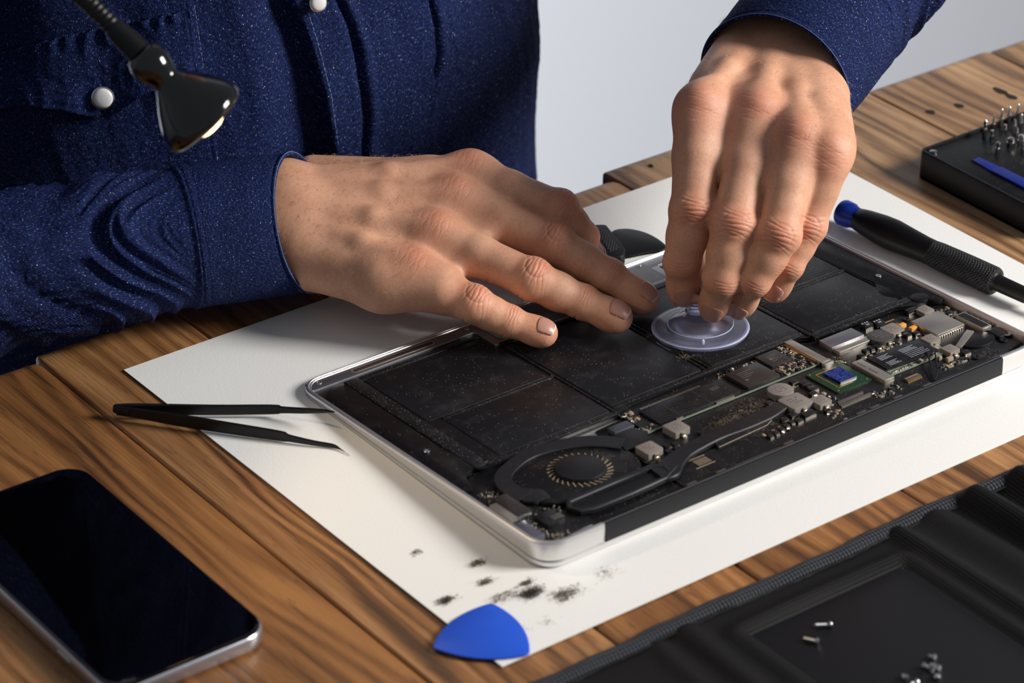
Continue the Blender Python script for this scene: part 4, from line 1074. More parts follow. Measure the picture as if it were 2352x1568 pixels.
# ------------------------------------------------------------------ sculpting in a distance field
class Field:
    def __init__(s, lo, hi, h):
        s.h = h; s.lo = np.array(lo, float)
        s.n = np.ceil((np.array(hi, float) - s.lo) / h).astype(int) + 1
        s.F = np.full(s.n, 40.0, np.float32)
        s.ax = [s.lo[i] + h * np.arange(s.n[i]) for i in range(3)]
    def win(s, lo, hi, m):
        a = np.maximum(np.floor((np.array(lo) - m - s.lo) / s.h).astype(int), 0)
        b = np.minimum(np.ceil((np.array(hi) + m - s.lo) / s.h).astype(int) + 1, s.n)
        sl = tuple(slice(a[i], max(b[i], a[i])) for i in range(3))
        g = [s.ax[i][sl[i]].astype(np.float32) for i in range(3)]
        return sl, g[0][:, None, None], g[1][None, :, None], g[2][None, None, :]
    def blend(s, sl, d, k):
        f = s.F[sl]
        if k > 0:
            h = np.maximum(k - np.abs(f - d), 0) / k
            s.F[sl] = np.minimum(f, d) - h * h * k * .25
        else: s.F[sl] = np.minimum(f, d)
    def cone(s, a, b, r1, r2, k=0, flat=None):
        """round cone; flat=(axis, factor) squeezes the section along a direction"""
        a = np.asarray(a, float); b = np.asarray(b, float); R = max(r1, r2)
        sl, X, Y, Z = s.win(np.minimum(a, b) - R, np.maximum(a, b) + R, k + 3)
        if 0 in s.F[sl].shape: return s
        ba = b - a; L2 = ba @ ba
        px_, py_, pz_ = X - a[0], Y - a[1], Z - a[2]
        t = np.clip((px_ * ba[0] + py_ * ba[1] + pz_ * ba[2]) / max(L2, 1e-6), 0, 1)
        dx, dy, dz = px_ - t * ba[0], py_ - t * ba[1], pz_ - t * ba[2]
        if flat is not None:
            ax, fct = flat; ax = nrm(ax); q = dx * ax[0] + dy * ax[1] + dz * ax[2]; g = fct - 1
            dx, dy, dz = dx + q * ax[0] * g, dy + q * ax[1] * g, dz + q * ax[2] * g
        d = np.sqrt(dx * dx + dy * dy + dz * dz) - (r1 + (r2 - r1) * t)
        s.blend(sl, d, k); return s
    def ell(s, c, axes, r, k=0):
        c = np.asarray(c, float); R = max(r)
        sl, X, Y, Z = s.win(c - R, c + R, k + 3)
        if 0 in s.F[sl].shape: return s
        P = [X - c[0], Y - c[1], Z - c[2]]
        q = 0; q2 = 0
        for a_, rr in zip(axes, r):
            a_ = nrm(a_); u = (P[0] * a_[0] + P[1] * a_[1] + P[2] * a_[2]); q = q + (u / rr) ** 2; q2 = q2 + (u / rr ** 2) ** 2
        k0 = np.sqrt(q); d = k0 * (k0 - 1) / np.maximum(np.sqrt(q2), 1e-6)
        s.blend(sl, d, k); return s
    def mesh(s):
        F = s.F; S_ = F < 0; nx, ny, nz = F.shape
        # cells crossed by the surface
        c = np.zeros((nx - 1, ny - 1, nz - 1), np.uint8)
        for i in (0, 1):
            for j in (0, 1):
                for k in (0, 1): c += S_[i:nx - 1 + i, j:ny - 1 + j, k:nz - 1 + k]
        act = (c > 0) & (c < 8)
        idx = -np.ones(act.shape, np.int64); ids = np.argwhere(act); idx[act] = np.arange(len(ids))
        acc = np.zeros((len(ids), 3)); cnt = np.zeros(len(ids))
        cor = [(i, j, k) for i in (0, 1) for j in (0, 1) for k in (0, 1)]
        for a in cor:
            for b in cor:
                if a < b and sum(abs(x - y) for x, y in zip(a, b)) == 1:
                    fa = F[ids[:, 0] + a[0], ids[:, 1] + a[1], ids[:, 2] + a[2]]; fb = F[ids[:, 0] + b[0], ids[:, 1] + b[1], ids[:, 2] + b[2]]
                    cr = (fa < 0) != (fb < 0); t = np.where(cr, fa / np.where(cr, fa - fb, 1), 0)
                    for q in range(3): acc[:, q] += np.where(cr, a[q] + t * (b[q] - a[q]), 0)
                    cnt += cr
        V = s.lo + (ids + acc / cnt[:, None]) * s.h
        faces = []
        for ax in range(3):
            o = [x for x in range(3) if x != ax]
            sl0 = [slice(1, None)] * 3; sl1 = [slice(1, None)] * 3
            # edges along ax from (i) to (i+1), interior in the other two axes
            A = [slice(1, -1)] * 3; B = [slice(1, -1)] * 3; A[ax] = slice(0, -1); B[ax] = slice(1, None)
            fa, fb = S_[tuple(A)], S_[tuple(B)]
            e = np.argwhere(fa != fb); 
            if len(e) == 0: continue
            inside = fa[e[:, 0], e[:, 1], e[:, 2]]
            base = e.copy(); base[:, o[0]] += 1; base[:, o[1]] += 1
            q = []
            for d0, d1 in ((0, 0), (-1, 0), (-1, -1), (0, -1)):
                b = base.copy(); b[:, o[0]] += d0; b[:, o[1]] += d1
                q.append(idx[b[:, 0], b[:, 1], b[:, 2]])
            q = np.stack(q, 1)
            flip = inside if ax != 1 else ~inside
            q[~flip] = q[~flip][:, ::-1]
            faces.append(q)
        Q = np.vstack(faces); Q = Q[(Q >= 0).all(1)]
        return V, Q
    def val(s, P):
        u = (np.asarray(P) - s.lo) / s.h; u = np.clip(u, 0, s.n - 1.001); i = u.astype(int); f = u - i; r = 0
        for a in (0, 1):
            for b in (0, 1):
                for c in (0, 1):
                    w = (f[..., 0] if a else 1 - f[..., 0]) * (f[..., 1] if b else 1 - f[..., 1]) * (f[..., 2] if c else 1 - f[..., 2])
                    r = r + w * s.F[i[..., 0] + a, i[..., 1] + b, i[..., 2] + c]
        return r

def A3(u, v, z): return np.array(at(u, v, z))
WUP = np.array([0, 0, 1.0])

# each finger: tip, last joint, middle joint, knuckle  (bone centres) and radii
HA = {   # hand lying on the laptop
    'index': [A3(1360, 592, 14), A3(1337, 545, 31), A3(1284, 484, 46), A3(1080, 398, 54)],
    'middle': [A3(1480, 688, 15), A3(1398, 635, 24), A3(1274, 562, 36), A3(1045, 462, 48)],
    'ring': [A3(1420, 729, 15), A3(1338, 694, 20), A3(1222, 642, 32), A3(1000, 542, 42)],
    'pinky': [A3(1252, 765, 14), A3(1170, 739, 18), A3(1088, 700, 26), A3(948, 630, 33)]}
RA = {'index': [7.6, 8.0, 9.0, 9.9, 9.6, 11.0], 'middle': [7.8, 8.5, 9.3, 10.2, 10.0, 11.4], 'ring': [7.7, 8.2, 9.2, 9.9, 9.9, 11.0], 'pinky': [6.8, 7.4, 8.1, 8.8, 9.6, 11.2]}
HB = {   # hand pinching the suction cup
    'index': [A3(1572, 674, 24), A3(1566, 600, 43), A3(1592, 484, 66), A3(1606, 250, 105)],
    'middle': [A3(1635, 706, 22), A3(1658, 640, 41), A3(1686, 520, 64), A3(1738, 262, 103)],
    'ring': [A3(1698, 700, 22), A3(1734, 640, 41), A3(1788, 540, 62), A3(1832, 318, 98)],
    'pinky': [A3(1775, 668, 27), A3(1812, 608, 42), A3(1853, 518, 59), A3(1900, 352, 92)]}
RB = {'index': [7.4, 8.6, 10.0, 10.9, 11.2, 11.8], 'middle': [7.2, 8.8, 10.0, 10.9, 10.9, 11.8], 'ring': [6.9, 8.3, 9.6, 10.4, 10.6, 11.4], 'pinky': [6.4, 7.2, 8.2, 9.2, 9.8, 11]}

def hand_field(H, Rr, wr, wu, elbow, lo, hi, dors, thumb, extra, h=.95, fw=(24, 33), webk=8, web=.36):
    P = Field(lo, hi, h)       # palm, wrist, forearm
    order = ['index', 'middle', 'ring', 'pinky']
    wm = (wr + wu) / 2
    for i, n_ in enumerate(order):
        k_ = H[n_][3]; w_ = wr + (wu - wr) * (i / 3)
        P.cone(w_, k_ - dors * 1.5, 14.0, 9.6, 9)
    for i in range(3):
        a, b = H[order[i]][3], H[order[i + 1]][3]
        P.cone(a * .5 + b * .5 + (wm - a * .5 - b * .5) * .12 - dors * 3.0, wm, 8.8, 14, 10)
    for i in range(3):      # webs between the fingers
        a, b = H[order[i]], H[order[i + 1]]
        g0 = (a[3] + b[3]) / 2 - dors * 3.5; g1 = (a[3] * (1 - web) + a[2] * web + b[3] * (1 - web) + b[2] * web) / 2 - dors * 3.0
        P.cone(g0, g1, 8.5, 6.2, 7)
    P.cone(wr, wu, 15.5, 14.5, 8)
    P.cone(wr, wr * .55 + wm * .45 + elbow - wm, fw[0] * .78, fw[1] * .7, 10); P.cone(wu, wu * .55 + wm * .45 + elbow - wm, fw[0] * .76, fw[1] * .7, 10); P.cone(wm, elbow, fw[0] * .92, fw[1], 12)
    for e in extra: P.cone(e[0], e[1], e[2], e[3], e[4])
    Fg = Field(lo, hi, h)
    for n_ in order:
        t, d, m_, k_ = H[n_]; r = Rr[n_]; one = Field.__new__(Field)
        nb = dors - nrm(k_ - m_) * (dors @ nrm(k_ - m_)); nb = nrm(nb)
        F1 = Field(np.minimum.reduce([t, d, m_, k_]) - 17, np.maximum.reduce([t, d, m_, k_]) + 17, h)
        # snap this little grid on the big one
        i0 = np.round((F1.lo - Fg.lo) / h).astype(int); i0 = np.maximum(i0, 0); i1 = np.minimum(i0 + F1.n, Fg.n)
        F1.lo = Fg.lo + i0 * h; F1.n = i1 - i0; F1.F = np.full(F1.n, 40.0, np.float32); F1.ax = [F1.lo[q] + h * np.arange(F1.n[q]) for q in range(3)]
        td = nrm(t - d); q1 = (d + m_) / 2; q2 = m_ * .45 + k_ * .55
        nd = nrm(dors - td * (dors @ td))
        F1.cone(t - td * 1.0, d, r[0], r[1], 3, (nd, 1.14)); F1.ell(t - td * 4 - nd * 1.2, [td, np.cross(td, nd), nd], [r[0] * 1.25, r[0] * 1.04, r[0] * .92], 4)
        F1.cone(d, q1, r[1], r[2] * .97, 3); F1.cone(q1, m_, r[2] * .97, r[3] * .98, 3)
        F1.cone(m_, q2, r[3] * .98, r[4], 3); F1.cone(q2, k_, r[4], r[5] * .92, 3)
        F1.ell(m_ + nb * 1.6, [nrm(m_ - k_), np.cross(nrm(m_ - k_), nb), nb], [7.5, r[3] * .98, r[3] * .92], 4)
        F1.ell(d + nd * 1.0, [td, np.cross(td, nd), nd], [5.5, r[1] * .98, r[1] * .92], 3)
        # soft pads on the palm side
        F1.ell((m_ + k_) / 2 - nb * 2.2, [nrm(m_ - k_), np.cross(nrm(m_ - k_), nb), nb], [15, r[4] * .86, r[4] * .86], 4)
        F1.ell(q1 - nb * 1.4, [td, np.cross(td, nd), nd], [10, r[2] * .86, r[2] * .86], 3)
        sl = tuple(slice(i0[q], i1[q]) for q in range(3)); f = Fg.F[sl]; kk = 1.6
        hh = np.maximum(kk - np.abs(f - F1.F), 0) / kk; Fg.F[sl] = np.minimum(f, F1.F) - hh * hh * kk * .25
    c, m_, i_, t_ = thumb
    Fg.cone(c, m_, 12.5, 11, 6); Fg.cone(m_, i_, 10.6, 9.8, 3); Fg.cone(i_, t_, 9.8, 8.2, 3)
    # knuckles and tendons on the back of the hand
    for i, n_ in enumerate(order):
        k_ = H[n_][3]; w_ = wr + (wu - wr) * ((i + .6) / 4)
        ax = nrm(k_ - w_)
        P.ell(k_ + dors * 1.0, [ax, np.cross(ax, dors), dors], [12.5, 8.6, 7.4 if n_ != 'pinky' else 7.0], 8)
        for s0_, s1_ in ((.0, .45), (.45, .8)):
            g0, g1 = k_ + (w_ - k_) * s0_, k_ + (w_ - k_) * s1_
            P.cone(g0 + dors * float(np.interp(s0_, [0, .45, .8], [8.4, 10.8, 9.6])), g1 + dors * float(np.interp(s1_, [0, .45, .8], [8.4, 10.8, 9.6])), 2.0, 1.7 if s1_ < .6 else .9, 8)
    k = webk; f, d = P.F, Fg.F
    hh = np.maximum(k - np.abs(f - d), 0) / k; P.F = np.minimum(f, d) - hh * hh * k * .25
    return P

def crease(V, N, joints, dors):
    """fold lines over the finger joints; returns displacement (mm) and flush per vertex"""
    D = np.zeros(len(V)); Fl = np.zeros(len(V))
    for (J, ax, kind, r, fl) in joints:
        q = V - J; m_ = (q * q).sum(1) < 21 ** 2
        if not m_.any(): continue
        q = q[m_]; ax = nrm(ax); nb = nrm(dors - ax * (dors @ ax)); lat = np.cross(ax, nb)
        s_, t_, o_ = q @ ax, (q @ lat) / r, q @ nb
        face = np.clip((N[m_] @ nb + .05) / .5, 0, 1)
        w_ = face * np.exp(-(t_ / .78) ** 4)
        d = np.zeros(len(q))
        if kind == 'pip':
            for c0, cv, dep, sg in ((-3.4, -1.6, .34, .42), (-1.5, -.8, .30, .36), (.3, .1, .46, .42), (2.2, 1.1, .34, .40), (4.0, 2.0, .30, .42), (6.0, 2.6, .12, .4), (-5.6, -2.4, .12, .4)):
                d -= dep * np.exp(-((s_ - c0 - cv * t_ * t_ * 1.6 - .35 * np.sin(t_ * 5 + c0)) / sg) ** 2)
            d += .5 * np.exp(-(s_ / 5.5) ** 2 - (t_ / .6) ** 2)
            d -= .25 * np.exp(-((np.hypot(s_ / 5.6, t_ / .62) - 1) / .10) ** 2)
        elif kind == 'dip':
            for c0, cv, dep in ((-1.7, -.6, .22), (-.3, -.1, .32), (1.1, .4, .28), (2.6, .9, .16)):
                d -= dep * np.exp(-((s_ - c0 - cv * t_ * t_ * 1.5 - .25 * np.sin(t_ * 6 + c0)) / .38) ** 2)
        else:
            for c0 in np.arange(-7, 8, 1.5):
                d -= .10 * np.exp(-((s_ - c0 - .9 * np.sin(t_ * 2.2 + c0) - .5 * np.sin(t_ * 7 + 2 * c0)) / .4) ** 2)
        D[m_] += d * w_
        # creases on the inner side of the joint
        if kind != 'mcp':
            wi = np.clip((-(N[m_] @ nb) + .1) / .5, 0, 1)
            D[m_] -= wi * .5 * np.exp(-((s_ + .6) / .6) ** 2)
        rr = {'pip': 8.5, 'dip': 6.5, 'mcp': 11}[kind]
        Fl[m_] = np.maximum(Fl[m_], fl * face * np.exp(-((s_ / rr) ** 2 + (t_ * r / rr) ** 2)))
    return D, Fl

def build_hand(P, H, Rr, dors, ddist):
    V, Q = P.mesh()
    me = bpy.data.meshes.new('tmp'); me.from_pydata(V.tolist(), [], Q.tolist()); me.update()
    o = bpy.data.objects.new('tmp', me); col.objects.link(o)
    sm = o.modifiers.new('s', 'SMOOTH'); sm.factor = .5; sm.iterations = 3
    ss = o.modifiers.new('u', 'SUBSURF'); ss.levels = 1; ss.render_levels = 1
    dg = bpy.context.evaluated_depsgraph_get(); ev = o.evaluated_get(dg); m2 = ev.to_mesh()
    n_ = len(m2.vertices); V = np.empty(n_ * 3); m2.vertices.foreach_get('co', V); V = V.reshape(-1, 3)
    N = np.empty(n_ * 3); m2.vertices.foreach_get('normal', N); N = N.reshape(-1, 3)
    Fc = np.empty(len(m2.loops), np.int64); m2.loops.foreach_get('vertex_index', Fc); Fc = Fc.reshape(-1, 4)
    ev.to_mesh_clear(); bpy.data.objects.remove(o); bpy.data.meshes.remove(me)
    J = []
    for n_, (t, d, m_, k_) in H.items():
        r = Rr[n_]
        J.append((m_, nrm(nrm(m_ - k_) + nrm(d - m_)), 'pip', r[3], .5)); J.append((d, nrm(nrm(d - m_) + nrm(t - d)), 'dip', r[1], .32))
        J.append((k_, nrm(m_ - k_), 'mcp', r[5], .42)); 
    D, Fl = crease(V, N, [(j, a, k, r, f) for j, a, k, r, f in J if k != 'dip'], nrm(dors * .5 + ddist * .5))
    D2, Fl2 = crease(V, N, [(j, a, k, r, f) for j, a, k, r, f in J if k == 'dip'], nrm(dors * .5 + ddist * .5))
    # fingertips are redder
    for n_, (t, d, m_, k_) in H.items():
        Fl2 = np.maximum(Fl2, .42 * np.exp(-(((V - t) ** 2).sum(1)) / 8.5 ** 2))
    return V + N * (D + D2)[:, None], Fc, np.clip(np.maximum(Fl, Fl2), 0, 1), N

def make_nails(P, H, Rr, nd_fn, parent, back=.58, lk=1.30):
    for n_, (t, d, m_, k_) in H.items():
        td = nrm(t - d); nd = nd_fn(n_); nd = nrm(nd - td * (nd @ td)); lt = np.cross(td, nd)
        r = Rr[n_][0]; L_ = r * lk; hw = math.radians(43)
        nu, nv = 15, 13; V = np.zeros((nu, nv, 3)); depthv = np.zeros((nu, nv))
        s0_ = -r * back
        for i in range(nu):
            for j in range(nv):
                a = -1 + 2 * j / (nv - 1); s_ = i / (nu - 1)
                # rounded outline
                wf = math.sqrt(max(0, 1 - max(0, (.22 - s_) / .22) ** 2)) * .25 + .75 if s_ < .22 else 1.0
                if s_ > .86: wf = .80 + .20 * math.sqrt(max(0, 1 - ((s_ - .86) / .14) ** 2))
                an = a * hw * wf
                along = s0_ + L_ * (s_ - (.06 * a * a if s_ > .5 else -.10 * a * a * (1 - s_)))
                o_ = t + td * along - td * r * .1
                dr = nd * math.cos(an) + lt * math.sin(an)
                lo_, hi_ = 1.0, r * 1.7
                for _ in range(18):
                    mm = (lo_ + hi_) / 2
                    if P.val(o_ + dr * mm) < 0: lo_ = mm
                    else: hi_ = mm
                edge = min(1, (1 - abs(a)) * 4, s_ * 6)
                V[i, j] = o_ + dr * (lo_ - .22 + .30 * edge + (.12 if s_ > .9 else 0))
        for _ in range(2):
            V[1:-1, 1:-1] = (V[1:-1, 1:-1] * 2 + V[:-2, 1:-1] + V[2:, 1:-1] + V[1:-1, :-2] + V[1:-1, 2:]) / 6
        F_ = [(i * nv + j, (i + 1) * nv + j, (i + 1) * nv + j + 1, i * nv + j + 1) for i in range(nu - 1) for j in range(nv - 1)]
        o = obj('fingernail', (V.reshape(-1, 3), F_), [MT['nail'], MT['nail_edge']], parent, smooth=True)
        so = o.modifiers.new('thick', 'SOLIDIFY'); so.thickness = .0005; so.offset = -1
        for k, pl_ in enumerate(o.data.polygons):
            if k // (nv - 1) >= nu - 2: pl_.material_index = 1
MT['worn'] = Mat('worn_denim_edge', srgb(84, 104, 152), .85).m
MT['nail_edge'] = Mat('nail_free_edge', srgb(232, 206, 184), .35).m

person = thing('person', 'person in a dark blue denim shirt leaning over the bench, both hands on the laptop', 'person', (128, 450, -120))

# hand A
wcA = A3(672, 507, 40); wA = nrm([.242, .876, .417])
dorsA = nrm(UP * .60 - FWD * .78 + RIGHT * .06)
elA = A3(60, 612, 24)
loA, hiA = np.array([-62, 112, -12.0]), np.array([196, 352, 84.0])
extraA = [(A3(700, 600, 30), A3(880, 650, 29), 13, 12.5, 12), (A3(880, 650, 29), A3(1010, 672, 30), 12.5, 8.5, 10), (A3(720, 410, 40), A3(980, 415, 46), 12, 11, 12)]
thA = [A3(840, 450, 30), np.array([118, 236, 30.]), np.array([146, 214, 22.]), np.array([160, 194, 14.])]
PA = hand_field(HA, RA, wcA + wA * 17, wcA - wA * 14.5, elA, loA, hiA, dorsA, thA, extraA, fw=(18.5, 23))
ddA = nrm(dorsA + RIGHT * .35)
VA, QA, FA, NA = build_hand(PA, HA, RA, dorsA, ddA)

# hand B
wcB = A3(1806, 135, 102)
wrB, wuB = A3(1722, 105, 101), A3(1874, 190, 99)
elB = wcB + nrm([.84, .30, .30]) * 150
dorsB = nrm(-FWD * .80 + UP * .60)
pts_ = np.vstack([np.array(v) for v in HB.values()] + [[wcB], [wcB + (elB - wcB) * .42]])
loB, hiB = pts_.min(0) - 26, pts_.max(0) + 30
thB = [wrB + np.array([-4, 0, -12.]), np.array([246, 190, 66.]), np.array([214, 160, 42.]), np.array([192, 131, 24.])]
extraB = [(A3(1722, 105, 101), A3(1640, 215, 98), 12, 11, 12), (A3(1874, 195, 99), A3(1908, 325, 94), 12, 11, 10)]
PB = hand_field(HB, RB, wrB, wuB, elB, loB, hiB, dorsB, thB, extraB, fw=(17, 20), web=.42)
ddB = nrm(-FWD * .85 - UP * .2)
VB, QB, FB, NB = build_hand(PB, HB, RB, nrm(-FWD * .95 + UP * .25), ddB)

# arms, trunk, neck and head under the shirt: coarse, joined on
TXC, TYC, TA_, TB_ = 134.0, 450.0, 185.0, 120.0
BD = Field((-230, 240, -130), (560, 640, 700), 7.0)
BD.ell((TXC, TYC, 120), [[1, 0, 0], [0, 1, 0], [0, 0, 1]], [165, 102, 300], 0)
BD.ell((TXC, TYC, -40), [[1, 0, 0], [0, 1, 0], [0, 0, 1]], [160, 100, 90], 60)
shA, shB = np.array([-40., 465, 350]), np.array([300., 465, 350])
elbA = np.array([-170., 390, 40]); elbB = wcB + nrm([.84, .30, .30]) * 262
BD.cone(shA, shB, 52, 52, 60); BD.cone(shA, elbA, 40, 27, 20); BD.cone(elbA, wcA + (elA - wcA) * .5, 25, 20, 12)
BD.cone(shB, elbB, 40, 29, 20); BD.cone(elbB, wcB + (elbB - wcB) * .2, 26, 19, 12)
BD.cone((TXC, 460, 380), (TXC, 452, 470), 50, 46, 40); BD.ell((TXC, 440, 560), [[1, 0, 0], [0, 1, 0], [0, 0, 1]], [72, 92, 112], 20)
BD.cone((TXC, 360, 560), (TXC, 338, 535), 8, 12, 10)
for e in (-1, 1): BD.ell((TXC + 74 * e, 448, 555), [[1, 0, 0], [0, 1, 0], [0, 0, 1]], [8, 16, 28], 6)
VC, QC = BD.mesh()
Vall = np.vstack([VA, VB, VC]); Qall = np.vstack([QA, QB + len(VA), QC + len(VA) + len(VB)])
body = obj('body', (Vall, Qall), MT['skin'], person, smooth=True)
al = body.data.attributes.new('flush', 'FLOAT', 'POINT')
al.data.foreach_set('value', np.concatenate([FA, FB, np.zeros(len(VC))]).astype(np.float32))
make_nails(PA, HA, RA, lambda n_: nrm(dorsA * .55 + RIGHT * .62 - FWD * .22), body)
make_nails(PB, HB, RB, lambda n_: nrm(-FWD * .9 + UP * .1), body, .98, 1.55)

# fine hair on the backs of the hands and wrists
random.seed(17); np.random.seed(17)
hr = MB()
def hairs(V, N, cond, cnt, dirv, ln):
    ids = np.flatnonzero(cond)
    for i in np.random.choice(ids, min(cnt, len(ids)), False):
        p_, n_ = V[i], N[i]; t = nrm(dirv + np.random.normal(0, .45, 3)); t = nrm(t - n_ * (t @ n_)); L_ = ln * random.uniform(.5, 1.1)
        hr.tube([p_ - n_ * .1, p_ + t * L_ * .4 + n_ * L_ * .28, p_ + t * L_ + n_ * L_ * .22], [.06, .05, .02], 3, False)
def pxof(V):
    q = (V - CAM) @ AX.T
    return W0 / 2 + FPX * q[:, 0] / q[:, 2], H0 / 2 - FPX * q[:, 1] / q[:, 2]
u, v = pxof(VA); facing = (NA @ FWD) < .1
hairs(VA, NA, facing & (u > 640) & (u < 960) & (v < 690), 420, nrm(-RIGHT * .2 - UP * 1.0 + RIGHT * .5), 4.2)
u, v = pxof(VB); facing = (NB @ FWD) < .25
hairs(VB, NB, facing & (v < 200), 200, nrm(-UP - RIGHT * .4), 4.5)
hairs(VB, NB, facing & (v >= 200) & (v < 330) & (u > 1780), 70, nrm(-UP + RIGHT * .3), 3.5)
ho = obj('arm_hair', hr, MT['hair'], body); ho['kind'] = 'stuff'

# ------------------------------------------------------------------ denim shirt
from mathutils import noise as mnoise
def ns(x, y, z=0.0): return mnoise.noise(Vector((x, y, z)))
def ridge(x): return (1.06 - math.sqrt(x * x + .012)) ** 2
def sgm(x): return 1 / (1 + math.exp(-min(max(x, -40), 40)))

def sleeve(path, radii, cuffs, fold, nseg=260, nth=216, wide=None, length_uv=0.0):
    """lofted sleeve; path runs from the cuff opening up the arm"""
    P = spline(path, 24); Rr_ = spline([[r] for r in radii], 24)[:, 0]
    L = np.concatenate([[0], np.cumsum(np.linalg.norm(np.diff(P, axis=0), axis=1))])
    s = np.concatenate([np.linspace(0, min(110, L[-1] * .5), int(nseg * .62)), np.linspace(min(110, L[-1] * .5), L[-1], int(nseg * .38) + 1)[1:]])
    C = np.stack([np.interp(s, L, P[:, k]) for k in range(3)], 1); R_ = np.interp(s, L, Rr_)
    V = []; UVs = []; a_ = None
    fr = []
    for i in range(len(s)):
        t = nrm(C[min(i + 1, len(s) - 1)] - C[max(i - 1, 0)])
        if a_ is None: a_ = nrm(wide - t * (wide @ t))
        a_ = nrm(a_ - t * (a_ @ t)); b_ = np.cross(t, a_); fr.append((t, a_.copy(), b_))
    for i in range(len(s)):
        t, a_, b_ = fr[i]
        for j in range(nth):
            th = 2 * math.pi * j / nth
            r = R_[i]; o = fold(s[i], th)
            ca_, cb_ = cuffs
            sq = np.interp(s[i], [0, 60, 160], [cb_, (cb_ + 1) / 2, 1])
            lead = 0.0
            if s[i] < 60: lead = (1 - s[i] / 60) * ca_(th)
            V.append(C[i] + a_ * (r + o) * math.cos(th) + b_ * (r * sq + o) * math.sin(th) + t * lead)
            UVs.append((th * 36 * S, s[i] * S))
    F = []
    for i in range(len(s) - 1):
        for j in range(nth):
            k = (j + 1) % nth; F.append((i * nth + j, i * nth + k, (i + 1) * nth + k, (i + 1) * nth + j))
    return np.array(V), F, np.array(UVs), s, nth

def turn_in(V, F, UVs, nth, dirv, depth_=26, gap=1.5):
    """inner face of a cuff: roll over the rim and run back inside"""
    base_ = V[:nth]; c = base_.mean(0); n0_ = len(V)
    add = []; uv = []
    for g, d in ((.25, -.55), (.8, -.7), (gap, -.1), (gap + .2, 3), (gap + .6, depth_)):
        for j in range(nth):
            q = base_[j]; ra = nrm((q - c) - dirv * ((q - c) @ dirv)); add.append(q - ra * g + dirv * d); uv.append((UVs[j][0], -d * S))
    V = np.vstack([V, add]); UVs = np.vstack([UVs, uv])
    prev = list(range(nth))
    for k in range(5):
        cur = [n0_ + k * nth + j for j in range(nth)]
        for j in range(nth):
            q = (j + 1) % nth; F.append((cur[j], cur[q], prev[q], prev[j]))
        prev = cur
    return V, F, UVs

def foldA(s, th):
    w = min(max((s - 61) / 28, 0), 1)
    o = .35 * ns(s * .09, th * 1.6, 3.1)
    # cuff band: edge roll, stitched lines and the seam where it meets the sleeve
    o += .7 * math.exp(-((s - 1.0) / 1.1) ** 2) - .35 * math.exp(-((s - 3.2) / .7) ** 2)
    o += 1.5 * sgm((60.5 - s) / .5) - .55 * math.exp(-((s - 57.6) / .6) ** 2) - .3 * math.exp(-((s - 52.5) / .6) ** 2) + .3 * math.sin(th * 34) * math.exp(-((s - 58.5) / 3.0) ** 2)
    # folds in the sleeve
    q = s * .040 + 1.1 * math.sin(th + .6) + .9 * ns(s * .012, th * .8, 7)
    o += w * (5.4 * ridge(ns(q * 2.1, th * .35, 1.2) * 1.8) - 2.4)
    o += w * 2.6 * ridge(ns(q * 4.5 + 5, th * .9, 4.2) * 1.7)
    o += w * .3 * ns(s * .12, th * 4, 2)
    return o
tA_ = nrm(A3(560, 524, 40) - A3(694, 510, 40)); aA_ = nrm(wA - tA_ * (wA @ tA_)); bA_ = np.cross(tA_, aA_); thcA = math.atan2(-(bA_ @ FWD), -(aA_ @ FWD))
pathA = [A3(694, 510, 40), A3(560, 526, 42), A3(400, 549, 42), A3(200, 588, 40), A3(0, 622, 38), A3(-200, 655, 36), elbA, (elbA + shA) / 2 + np.array([-6, -8, 0]), shA, shA + (shB - shA) * .2]
V, F, UVs, s_, nth = sleeve(pathA, [34.6, 34.6, 34.5, 35, 37, 41, 46, 50, 58, 60], (lambda th: 24 * math.cos(th - thcA), .86), foldA, wide=wA)
V, F, UVs = turn_in(V, F, UVs, nth, nrm(pathA[1] - pathA[0]))
cuts = 0
def split(V, F, UVs, s_, nth, smax):
    """the cuff band becomes a mesh of its own"""
    kk = int(np.searchsorted(s_, smax)); n_rows = len(s_)
    isc = lambda f: all((i // nth <= kk) or (i // nth >= n_rows) for i in f)
    out = []
    for want in (True, False):
        fs = [f for f in F if isc(f) == want]; used = sorted({i for f in fs for i in f}); mp = {a: b for b, a in enumerate(used)}
        out.append((V[used], [tuple(mp[i] for i in f) for f in fs], UVs[used]))
    return out
cuffA, slA = split(V, F, UVs, s_, nth, 60.3)

def foldB(s, th):
    w = min(max((s - 45) / 40, 0), 1)
    o = .5 * ns(s * .07, th * 1.5, 13.1) + .8 * math.sin(2 * th + 1.0) * math.exp(-s / 60)
    o += .7 * math.exp(-((s - 1.0) / 1.1) ** 2) - .35 * math.exp(-((s - 3.2) / .7) ** 2)
    o += 1.3 * sgm((56.5 - s) / .5) - .5 * math.exp(-((s - 53.4) / .6) ** 2)
    q = s * .034 + .9 * math.sin(th + 2.6) + .8 * ns(s * .012, th * .8, 17)
    o += w * (5.0 * ridge(ns(q * 2.1, th * .35, 11.2) * 1.8) - 2.0) + w * 2.0 * ridge(ns(q * 4.5 + 5, th * .9, 14.2) * 1.7)
    return o
dB = nrm([.84, .30, .30])
wB = nrm((wrB - wuB))
aB_ = nrm(wB - dB * (wB @ dB)); bB_ = np.cross(dB, aB_); thcB = math.atan2(-(bB_ @ FWD), -(aB_ @ FWD))
p0B = wcB - dB * 16.5 + RIGHT * 2.0 - UP * 2.5
pathB = [p0B, p0B + dB * 45, p0B + dB * 95, p0B + dB * 160, elbB, (elbB * .5 + shB * .5) + np.array([12, 0, 10]), shB, shB + (shA - shB) * .2]
